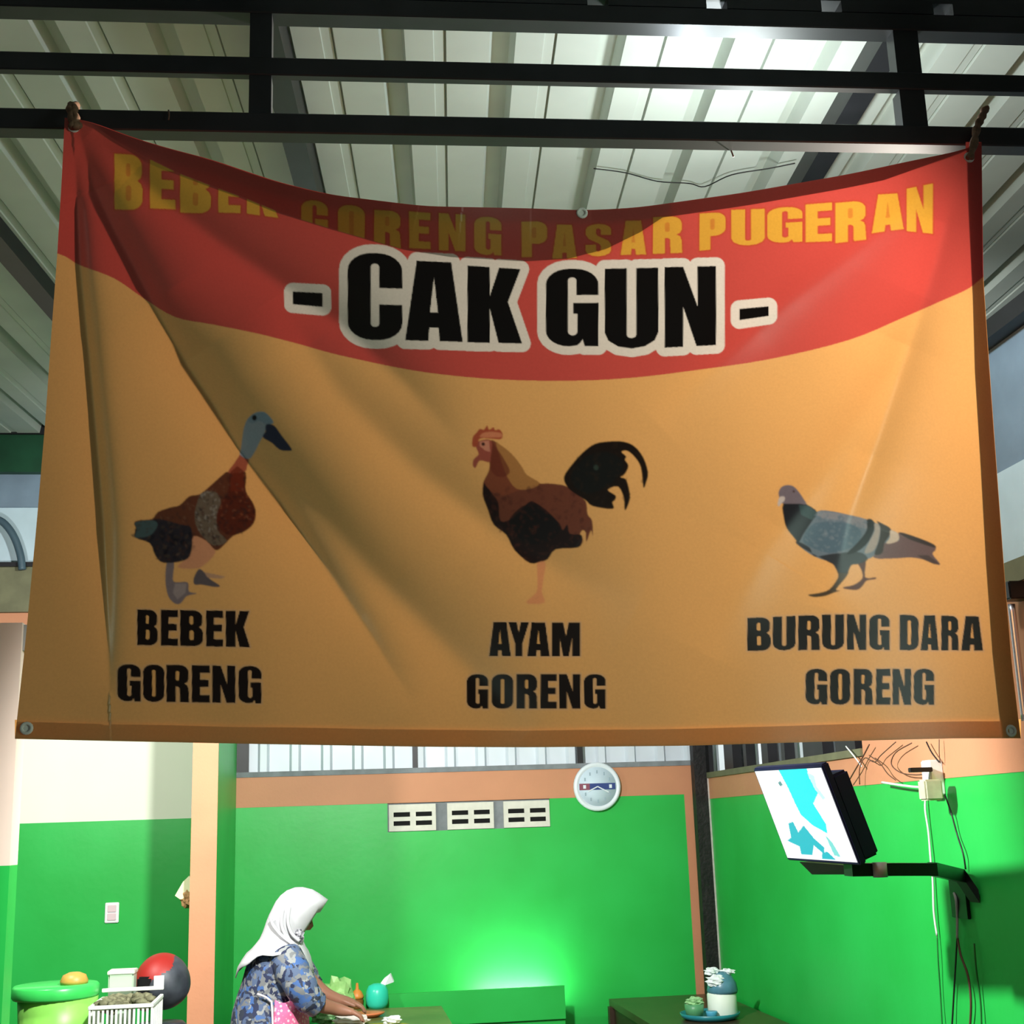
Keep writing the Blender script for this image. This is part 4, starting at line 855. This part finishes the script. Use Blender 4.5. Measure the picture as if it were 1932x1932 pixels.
tag(lathe('yellow_tray', [(0, 0), (0.11, 0), (0.14, 0.014), (0.136, 0.018), (0.108, 0.006), (0, 0.006)], (p[0], p[1]-0.30, TZ), mat('yellow_green_plastic', (176, 172, 60), 0.45, noise=0.2), None, 30), 'shallow yellow green tray at the near side of the serving table', 'tray')
p = onT(728, 1924)
tag(crumple('paper_wad', (p[0]+0.02, p[1]-0.28, TZ+0.035), 0.028, TISSUE, None, 6, (1.5, .8, .6)), 'crumpled white paper lying on the yellow green tray', 'paper')
p = onT(634, 1915)
bagm = mat('pale_green_plastic_film', (150, 190, 120), 0.3, noise=0.3, nscale=16, rgb2=(110, 165, 90))
tag(crumple('plastic_bag', (p[0]+0.0, p[1]-0.23, TZ+0.108), 0.075, bagm, None, 8, (1.1, .8, 1.05)), 'crumpled pale green plastic bag by the hands of the person', 'bag')
tag(crumple('vegetable_bundle', (p[0]-0.05, p[1]-0.40, TZ+0.045), 0.045, mat('leafy_green', (70, 138, 62), 0.6, noise=0.5, nscale=40, rgb2=(150, 190, 140)), None, 9, (1.3, 1, .7)), 'small leafy green bundle under the working hands of the person', 'vegetables')
tag(crumple('cloth_wad', (p[0]+0.07, p[1]-0.50, TZ+0.034), 0.05, mat('off_white_cloth', (226, 214, 208), 0.85, noise=0.1), None, 10, (1.6, .9, .45)), 'off white cloth lying at the near table edge', 'cloth')

# ================================================================== KITCHEN COUNTER
KZ = 0.86; KY = 5.7
tabletop('kitchen_counter', 'low counter holding the tub and basket before the kitchen wall', [np.array([-1.62, 6.15, 0]), np.array([-0.72, 6.15, 0]), np.array([-0.60, 5.25, 0]), np.array([-1.62, 5.25, 0])], KZ, 0.035, WOOD, WOODS, 'dark wooden tables')
def kpos(px, py, Y=KY): return hitY(px, py, Y)
u1 = kpos(105, 1880); ppm = FPX/(KY*1.0)
tub = tag(empty('plastic_tub', (u1[0], KY, KZ)), 'round yellow green tub with translucent green lid on the counter', 'tub')
lz = kpos(105, 1872)[2]
lathe('tub_body', [(0, 0), (0.13, 0), (0.138, 0.01), (0.152, lz-KZ-0.02), (0, lz-KZ-0.02)], (u1[0]+0.01, KY, KZ), mat('yellow_green_tub', (136, 206, 88), 0.4, noise=0.2, nscale=12), tub, 32)
lathe('tub_lid', [(0.0, -0.02), (0.160, -0.02), (0.165, -0.012), (0.165, 0.022), (0.158, 0.03), (0.0, 0.026)], (u1[0], KY, lz), mat('green_lid', (60, 196, 88), 0.3, noise=0.15, nscale=10), tub, 32)
q = kpos(140, 1852)
tag(lathe('domed_cover', [(0, 0), (0.052, 0), (0.054, 0.012), (0.044, 0.034), (0.02, 0.044), (0, 0.045)], (q[0], KY, lz+0.028), mat('olive_orange_plastic', (190, 150, 70), 0.45, noise=0.2), None, 24), 'small domed orange cover lying on the green tub lid', 'cover')
bk0, bk1 = kpos(182, 1868, 5.55), kpos(284, 1932, 5.55)
bs = tag(empty('plastic_basket', ((bk0[0]+bk1[0])/2, 5.55, KZ)), 'white slatted plastic basket full of greyish food on the counter', 'basket')
zb1 = kpos(230, 1888, 5.55)[2]; x0_, x1_ = bk0[0], bk1[0]+0.02; y0_, y1_ = 5.42, 5.72
BW = mat('white_basket_plastic', (226, 228, 220), 0.4, noise=0.05)
box('basket_floor', (x0_+0.01, y0_+0.01, KZ), (x1_-0.01, y1_-0.01, KZ+0.008), BW, bs)
for nm, a3, b3 in (('rim', (x0_-0.006, y0_-0.008, zb1-0.014), (x1_+0.006, y0_+0.008, zb1)), ('rim', (x0_-0.006, y1_-0.008, zb1-0.014+0.03), (x1_+0.006, y1_+0.008, zb1+0.03)), ('rim', (x0_-0.006, y0_, zb1-0.014), (x0_+0.008, y1_, zb1)), ('rim', (x1_-0.008, y0_, zb1-0.014), (x1_+0.006, y1_, zb1)),
                  ('rim', (x0_-0.002, y0_-0.004, KZ), (x1_+0.002, y0_+0.004, KZ+0.016))):
    box(nm, a3, b3, BW, bs, None, 0.002)
nsl = 14
for i in range(nsl+1):
    xx = x0_+(x1_-x0_)*i/nsl; box('slat', (xx-0.004, y0_-0.003, KZ), (xx+0.004, y0_+0.003, zb1-0.01), BW, bs)
for i in range(7):
    yy = y0_+(y1_-y0_)*i/6; box('slat', (x1_-0.003, yy-0.006, KZ), (x1_+0.003, yy+0.006, zb1-0.01), BW, bs); box('slat', (x0_-0.003, yy-0.006, KZ), (x0_+0.003, yy+0.006, zb1-0.01), BW, bs)
bm = bmesh.new(); rs = np.random.RandomState(5)
for i in range(60):
    xx, yy = rs.uniform(x0_+0.02, x1_-0.02), rs.uniform(y0_+0.02, y1_-0.02); r = rs.uniform(0.014, 0.024)
    mtx = Matrix.Translation((xx, yy, zb1-0.018+rs.uniform(-.01, .022))) @ Matrix.Rotation(rs.uniform(0, 6), 4, 'Z') @ Matrix.Diagonal((r*1.5, r, r*.8, 1))
    bmesh.ops.create_icosphere(bm, subdivisions=1, radius=1, matrix=mtx)
tag(finish('basket_food', bm, mat('grey_brown_food', (132, 130, 100), 0.8, noise=0.4, nscale=50, rgb2=(86, 84, 62)), None, True), 'heap of grey brown food pieces in the white basket', 'food', kind='stuff')
gx0, gx1 = kpos(204, 1850, 5.74), kpos(252, 1850, 5.74); gz0, gz1 = kpos(228, 1872, 5.74)[2], kpos(228, 1833, 5.74)[2]
bm = bmesh.new(); bx(bm, (gx0[0], 5.74, KZ), (gx1[0], 5.83, gz1)); bmesh.ops.bevel(bm, geom=list(bm.edges), offset=0.006, segments=2, affect='EDGES')
cn = tag(empty('food_container', ((gx0[0]+gx1[0])/2, 5.87, KZ)), 'translucent grey square container standing behind the basket', 'container')
finish('container_body', bm, mat('frosted_grey_plastic', (176, 194, 172), 0.35, noise=0.05), cn)
box('container_lid', (gx0[0]-0.004, 5.736, gz1-0.012), (gx1[0]+0.004, 5.834, gz1+0.004), mat('frosted_grey_lid', (196, 208, 190), 0.35, noise=0.05), cn, None, 0.003)
# helmet-like rounded pot
HY_ = 6.0; hc = kpos(306, 1858, HY_); hm = tag(empty('helmet', (hc[0], HY_, KZ)), 'round black motorcycle helmet with red crown by the orange wall end', 'helmet')
bm = bmesh.new(); bmesh.ops.create_uvsphere(bm, u_segments=72, v_segments=48, radius=1.0)
HR, HB = mat('red_helmet_paint', (146, 30, 24), 0.5, noise=0.08), mat('black_helmet_paint', (34, 36, 44), 0.5, noise=0.4, nscale=14, rgb2=(62, 66, 74))
for v in bm.verts:
    x, y, z = v.co; v.co = Vector((hc[0]+x*0.116, HY_+y*0.125, hc[2]+(z*0.128 if z > 0 else z*0.10)))
for f in bm.faces:
    c_ = f.calc_center_median(); f.material_index = 0 if (c_.z-hc[2]) > 0.03+0.55*(c_.x-hc[0]+0.03) and c_.x < hc[0]+0.05 else 1
    f.smooth = True
me = bpy.data.meshes.new('shell'); bm.to_mesh(me); bm.free(); me.materials.append(HR); me.materials.append(HB); o = bpy.data.objects.new('shell', me); link(o, hm); o.matrix_parent_inverse = Matrix.Translation(-hm.location)
lathe('neck_roll', [(0.085, 0.0), (0.105, 0.01), (0.11, 0.05), (0.09, 0.07)], (hc[0], HY_, KZ), HB, hm, 28)
bm = bmesh.new(); bx(bm, (hc[0]-0.018, HY_-0.130, hc[2]+0.008), (hc[0]+0.022, HY_-0.10, hc[2]+0.048)); finish('sticker', bm, WHITEPL, hm)
box('visor', (hc[0]-0.088, HY_-0.118, hc[2]-0.03), (hc[0]-0.022, HY_-0.08, hc[2]+0.045), BLACKPL, hm, None, 0.008)
q = kpos(322, 1918, 5.34)
tag(crumple('pink_bag', (q[0], 5.345, KZ+0.05), 0.046, mat('pale_pink_plastic', (222, 204, 220), 0.5, noise=0.1), None, 12, (1.3, .8, .75)), 'crumpled pale pink bag next to the white basket', 'bag')
# bag hanging behind the orange wall end
q = hitY(350, 1690, 6.55)
hb = tag(empty('hanging_bag', q), 'cream and tan bag hanging half hidden behind the orange wall end', 'bag')
bm = bmesh.new(); P0 = [hitY(x, y, 6.55) for x, y in ((357, 1652), (345, 1664), (330, 1690), (340, 1697), (357, 1694), (372, 1680))]
a_ = [bm.verts.new(V(p)) for p in P0]; b_2 = [bm.verts.new(V(p+np.array([0, 0.04, 0]))) for p in P0]; bm.faces.new(a_); bm.faces.new(b_2[::-1])
for i in range(6): bm.faces.new((a_[i], b_2[i], b_2[(i+1) % 6], a_[(i+1) % 6]))
finish('bag_flap', bm, mat('cream_canvas', (222, 220, 178), 0.7, noise=0.1), hb)
c_ = hitY(354, 1696, 6.56); crumple('bag_body', tuple(c_), 0.035, mat('tan_canvas', (176, 134, 88), 0.7, noise=0.2), hb, 14, (.8, .7, 1.1))

# ================================================================== WOMAN
PY = 6.25
po = hitY(520, 1700, PY)
per = tag(empty('person', (po[0], PY, 0)), 'person in white headscarf and blue floral blouse bending over the serving table', 'person')
def PX(px, py, dy=0.0):
    p = hitY(px, py, PY); return np.array([p[0], PY+dy, p[2]])
# body: one skinned figure
def skinned(name, joints, edges, root, m, parent, sub=2):
    me = bpy.data.meshes.new(name); me.from_pydata([tuple(map(float, j[0])) for j in joints], edges, [])
    o = bpy.data.objects.new(name, me); link(o, parent); o.matrix_parent_inverse = Matrix.Translation(-parent.location)
    md = o.modifiers.new('skin', 'SKIN'); md.use_smooth_shade = True
    for i, j in enumerate(joints):
        sv = me.skin_vertices[0].data[i]; r = j[1]; sv.radius = (r, r) if not isinstance(r, tuple) else r; sv.use_root = (i == root)
    s = o.modifiers.new('sub', 'SUBSURF'); s.levels = sub; s.render_levels = sub
    me.materials.append(m); return o
x0 = po[0]
J = [(PX(492, 1960), .12), (PX(500, 1890), .115), (PX(515, 1830), .12), (PX(532, 1793), .07), (PX(545, 1765), .045), (PX(560, 1735), .075), (PX(566, 1705), .085),
     (PX(540, 1802, -.14), .055), (PX(572, 1862, -.19), .045), (PX(606, 1888, -.16), .035), (PX(634, 1897, -.12), .028),
     (PX(545, 1802, .14), .055), (PX(580, 1860, .18), .045), (PX(612, 1884, .14), .035), (PX(640, 1893, .10), .028),
     (np.array([x0-.08, PY-.09, .62]), .085), (np.array([x0-.04, PY-.09, .36]), .06), (np.array([x0-.07, PY-.09, .09]), .04), (np.array([x0+.05, PY-.09, .035]), .03),
     (np.array([x0-.08, PY+.09, .62]), .085), (np.array([x0-.04, PY+.09, .36]), .06), (np.array([x0-.07, PY+.09, .09]), .04), (np.array([x0+.05, PY+.09, .035]), .03)]
E_ = [(0, 1), (1, 2), (2, 3), (3, 4), (4, 5), (5, 6), (3, 7), (7, 8), (8, 9), (9, 10), (3, 11), (11, 12), (12, 13), (13, 14), (0, 15), (15, 16), (16, 17), (17, 18), (0, 19), (19, 20), (20, 21), (21, 22)]
# fingers
for wi, sgn, dyb in ((10, -1, -.12), (14, 1, .10)):
    w0 = J[wi][0]
    palm = w0+np.array([0.045, 0.0, -0.012]); pi_ = len(J); J.append((palm, .024)); E_.append((wi, pi_))
    for fi, (oy, ln) in enumerate(((-.026, .030), (-.009, .036), (.009, .034), (.026, .027))):
        b1 = palm+np.array([0.035, oy, -0.006]); b2 = b1+np.array([ln*.8, oy*.1, -ln*.5]); b3 = b2+np.array([ln*.3, 0, -ln*.7]); i0 = len(J)
        J += [(b1, .0095), (b2, .0085), (b3, .007)]; E_ += [(pi_, i0), (i0, i0+1), (i0+1, i0+2)]
    b1 = palm+np.array([0.0, -.034*sgn, 0.0]); b2 = b1+np.array([.030, -.006*sgn, -.012]); i0 = len(J); J += [(b1, .0105), (b2, .0085)]; E_ += [(pi_, i0), (i0, i0+1)]
skinned('body', J, E_, 0, SKIN, per)
# face features under the headscarf (looking down at the table)
hd = PX(557, 1722)
fwd = np.array([.80, 0, -.60]); upv = np.array([.60, 0, .80])
def HF(a_, b_, c_): return hd+fwd*a_+np.array([0, b_, 0])+upv*c_
bm = bmesh.new(); bmesh.ops.create_uvsphere(bm, u_segments=24, v_segments=16, radius=1.0)
for v in bm.verts:
    x, y, z = v.co; xx = x*0.085; 
    if x > 0: xx *= 0.95
    v.co = V(HF(xx+(0.02 if x > .6 and abs(y) < .25 and abs(z+.1) < .25 else 0), y*0.072*(1-0.18*max(0, -z)), z*0.108))
headm = finish('head', bm, SKIN, per, True)
for s in (-1, 1):
    bm = bmesh.new(); bmesh.ops.create_uvsphere(bm, u_segments=10, v_segments=8, radius=0.011, matrix=Matrix.Translation(V(HF(.074, s*.028, .004)))); finish('eye', bm, mat('dark_eye', (30, 22, 20), .3, noise=.1), headm, True)
bm = bmesh.new(); bx(bm, (.07, -.022, -.062), (.081, .022, -.052), 0, HF); bmesh.ops.bevel(bm, geom=list(bm.edges), offset=0.004, segments=2, affect='EDGES'); finish('mouth', bm, mat('lips', (140, 70, 66), .5, noise=.05), headm)
# blouse: stacked oval sections
FLOR = bpy.data.materials.new('blue_floral_cloth'); FLOR.use_nodes = True
nt = FLOR.node_tree; b = nt.nodes['Principled BSDF']; tc = nt.nodes.new('ShaderNodeTexCoord'); n1 = nt.nodes.new('ShaderNodeTexVoronoi'); n1.inputs['Scale'].default_value = 46; n2 = nt.nodes.new('ShaderNodeTexNoise'); n2.inputs['Scale'].default_value = 14; n2.inputs['Detail'].default_value = 6
mxv = nt.nodes.new('ShaderNodeVectorMath'); mxv.operation = 'MULTIPLY_ADD'; mxv.inputs[1].default_value = (.12, .12, .12)
nt.links.new(tc.outputs['Object'], n2.inputs['Vector']); nt.links.new(n2.outputs['Color'], mxv.inputs[0]); nt.links.new(tc.outputs['Object'], mxv.inputs[2]); nt.links.new(mxv.outputs[0], n1.inputs['Vector'])
sp = nt.nodes.new('ShaderNodeSeparateColor'); nt.links.new(n1.outputs['Color'], sp.inputs[0]); rp = nt.nodes.new('ShaderNodeValToRGB'); rp.color_ramp.interpolation = 'CONSTANT'
els = [(0.0, (38, 46, 76)), (.2, (84, 100, 130)), (.42, (116, 118, 120)), (.58, (48, 54, 70)), (.72, (146, 148, 148)), (.86, (66, 100, 156))]
rp.color_ramp.elements[0].color = (*lin(els[0][1]), 1); rp.color_ramp.elements[1].position = els[1][0]; rp.color_ramp.elements[1].color = (*lin(els[1][1]), 1)
for ps, cl in els[2:]:
    e = rp.color_ramp.elements.new(ps); e.color = (*lin(cl), 1)
nt.links.new(sp.outputs[0], rp.inputs[0]); nt.links.new(rp.outputs[0], b.inputs['Base Color']); b.inputs['Roughness'].default_value = .75
def oval_loft(name, secs, m, parent, n=36, close_top=True, close_bot=True, wave=None, skip=None):
    """secs: (px_left, px_right, py, half depth)"""
    bm = bmesh.new(); rings = []
    for si, (pl_, pr_, py, hy) in enumerate(secs):
        p0, p1 = PX(pl_, py), PX(pr_, py); cx, rx = (p0[0]+p1[0])/2, (p1[0]-p0[0])/2; cz = (p0[2]+p1[2])/2; ring = []
        for k in range(n):
            t = 2*pi*k/n; dz = wave(si, t) if wave else 0
            ring.append(bm.verts.new((cx+rx*cos(t), PY+hy*sin(t), cz+dz)))
        rings.append(ring)
    for si, (a_, b_) in enumerate(zip(rings, rings[1:])):
        for k in range(n):
            if skip and skip(si, 2*pi*(k+.5)/n): continue
            bm.faces.new((a_[k], a_[(k+1) % n], b_[(k+1) % n], b_[k]))
    if close_top: bm.faces.new(rings[0][::-1])
    if close_bot: bm.faces.new(rings[-1])
    return finish(name, bm, m, parent, True)
oval_loft('blouse', [(515, 556, 1782, .05), (488, 566, 1790, .13), (470, 574, 1802, .175), (463, 578, 1825, .185), (456, 577, 1850, .18), (447, 573, 1875, .17), (438, 570, 1905, .18), (433, 572, 1940, .195), (430, 574, 2000, .205)], FLOR, per)
for s in (-1, 1):
    dy = lambda v: s*v
    bm = bmesh.new(); tube_bm(bm, smooth_pts([PX(540, 1800, dy(.13)), PX(556, 1828, dy(.185)), PX(574, 1858, dy(.20)), PX(586, 1876, dy(.19)), PX(598, 1886, dy(.17))], 5), [0.075]*6+[.07]*5+[.064]*5+[.056]*5, 18); finish('sleeve', bm, FLOR, per, True)
# skirt
oval_loft('skirt', [(432, 574, 1990, .20), (430, 572, 2080, .20), (436, 568, 2200, .19)], mat('dark_skirt', (40, 44, 66), .8, noise=.2), per)
# apron: front of the lower body plus ties
bm = bmesh.new(); rows = []
for (pl_, pr_, py, hy) in ((470, 580, 1878, .185), (464, 582, 1905, .195), (458, 584, 1940, .21), (455, 586, 2000, .218), (455, 588, 2060, .222)):
    p0, p1 = PX(pl_, py), PX(pr_, py); cx, rx = (p0[0]+p1[0])/2, (p1[0]-p0[0])/2
    rows.append([bm.verts.new((cx+rx*cos(t), PY+hy*sin(t), (p0[2]+p1[2])/2+.012*sin(6*t))) for t in np.linspace(-1.62, 1.62, 28)])
for a_, b_ in zip(rows, rows[1:]):
    for k in range(27): bm.faces.new((a_[k], a_[k+1], b_[k+1], b_[k]))
PINK = bpy.data.materials.new('pink_dotted_apron'); PINK.use_nodes = True; nt = PINK.node_tree; b = nt.nodes['Principled BSDF']; vo = nt.nodes.new('ShaderNodeTexVoronoi'); vo.inputs['Scale'].default_value = 60; tc = nt.nodes.new('ShaderNodeTexCoord'); nt.links.new(tc.outputs['Object'], vo.inputs['Vector'])
rp = nt.nodes.new('ShaderNodeValToRGB'); rp.color_ramp.elements[0].position = .25; rp.color_ramp.elements[0].color = (*lin((240, 190, 205)), 1); rp.color_ramp.elements[1].position = .4; rp.color_ramp.elements[1].color = (*lin((226, 106, 150)), 1); nt.links.new(vo.outputs['Distance'], rp.inputs[0]); nt.links.new(rp.outputs[0], b.inputs['Base Color']); b.inputs['Roughness'].default_value = .8
ap = finish('apron', bm, PINK, per, True); ap.modifiers.new('t', 'SOLIDIFY').thickness = .004
for nm, pts_ in (('apron_edge', [(516, 1878, -.192), (518, 1905, -.203), (519, 1940, -.216), (520, 2000, -.224)]), ('apron_tie', [(516, 1880, -.194), (508, 1873, -.192), (500, 1869, -.19), (490, 1866, -.185)])):
    tube(nm, [PX(a_, b_, c_) for a_, b_, c_ in pts_], .0045, mat('white_trim', (225, 215, 220), .8, noise=.05), ap)
# headscarf: hood and cape
HIJ = mat('white_headscarf', (196, 196, 199), .85, noise=.05, nscale=20, bump=.1, bscale=30)
hsec = [(556, 572, 1674, .02), (541, 590, 1679, .052), (529, 604, 1688, .078), (520, 619, 1699, .09), (514, 612, 1711, .096), (508, 604, 1723, .098), (503, 596, 1735, .097), (499, 588, 1747, .094), (495, 580, 1758, .09), (490, 574, 1769, .092), (483, 573, 1778, .12), (474, 577, 1788, .165), (464, 582, 1799, .195), (455, 587, 1812, .205), (447, 590, 1826, .21), (444, 592, 1840, .212)]
def hw(si, t):
    k = max(0, si-11)/4.0
    return k*(.105*abs(sin(t))**1.5)+(.006*sin(9*t) if si > 11 else 0)
def hskip(si, t):
    tt_ = (t+pi) % (2*pi)-pi
    return 5 <= si <= 8 and abs(tt_) < .5
hj = oval_loft('headscarf', hsec, HIJ, per, 48, True, False, hw, hskip); hj.modifiers.new('t', 'SOLIDIFY').thickness = .004
# gathered folds under the chin
for k, pts_ in enumerate(([(548, 1708, -.10), (545, 1735, -.107), (552, 1758, -.105), (566, 1772, -.10)], [(536, 1712, -.10), (533, 1738, -.106), (540, 1760, -.105), (560, 1782, -.13)], [(512, 1728, -.09), (518, 1744, -.10), (534, 1762, -.11), (556, 1778, -.13)])):
    tube('scarf_fold', [PX(a_, b_, c_) for a_, b_, c_ in pts_], [0.006]*16 if False else .0075, HIJ, hj, 10)
crumple('scarf_knot', tuple(PX(566, 1762, -.085)), .024, mat('black_white_floral', (200, 200, 205), .8, noise=.9, nscale=70, rgb2=(40, 40, 52)), hj, 3, (.8, .7, 1.2))
# unseen light added behind the ledge lip to make the wall glow
arealamp('ledge_glow_fill', (0.98, YB-0.21, 0.755), (0.93, YB-0.002, 1.02), 4.5, (0.95, 1.0, 0.95), 0.42, 0.03)
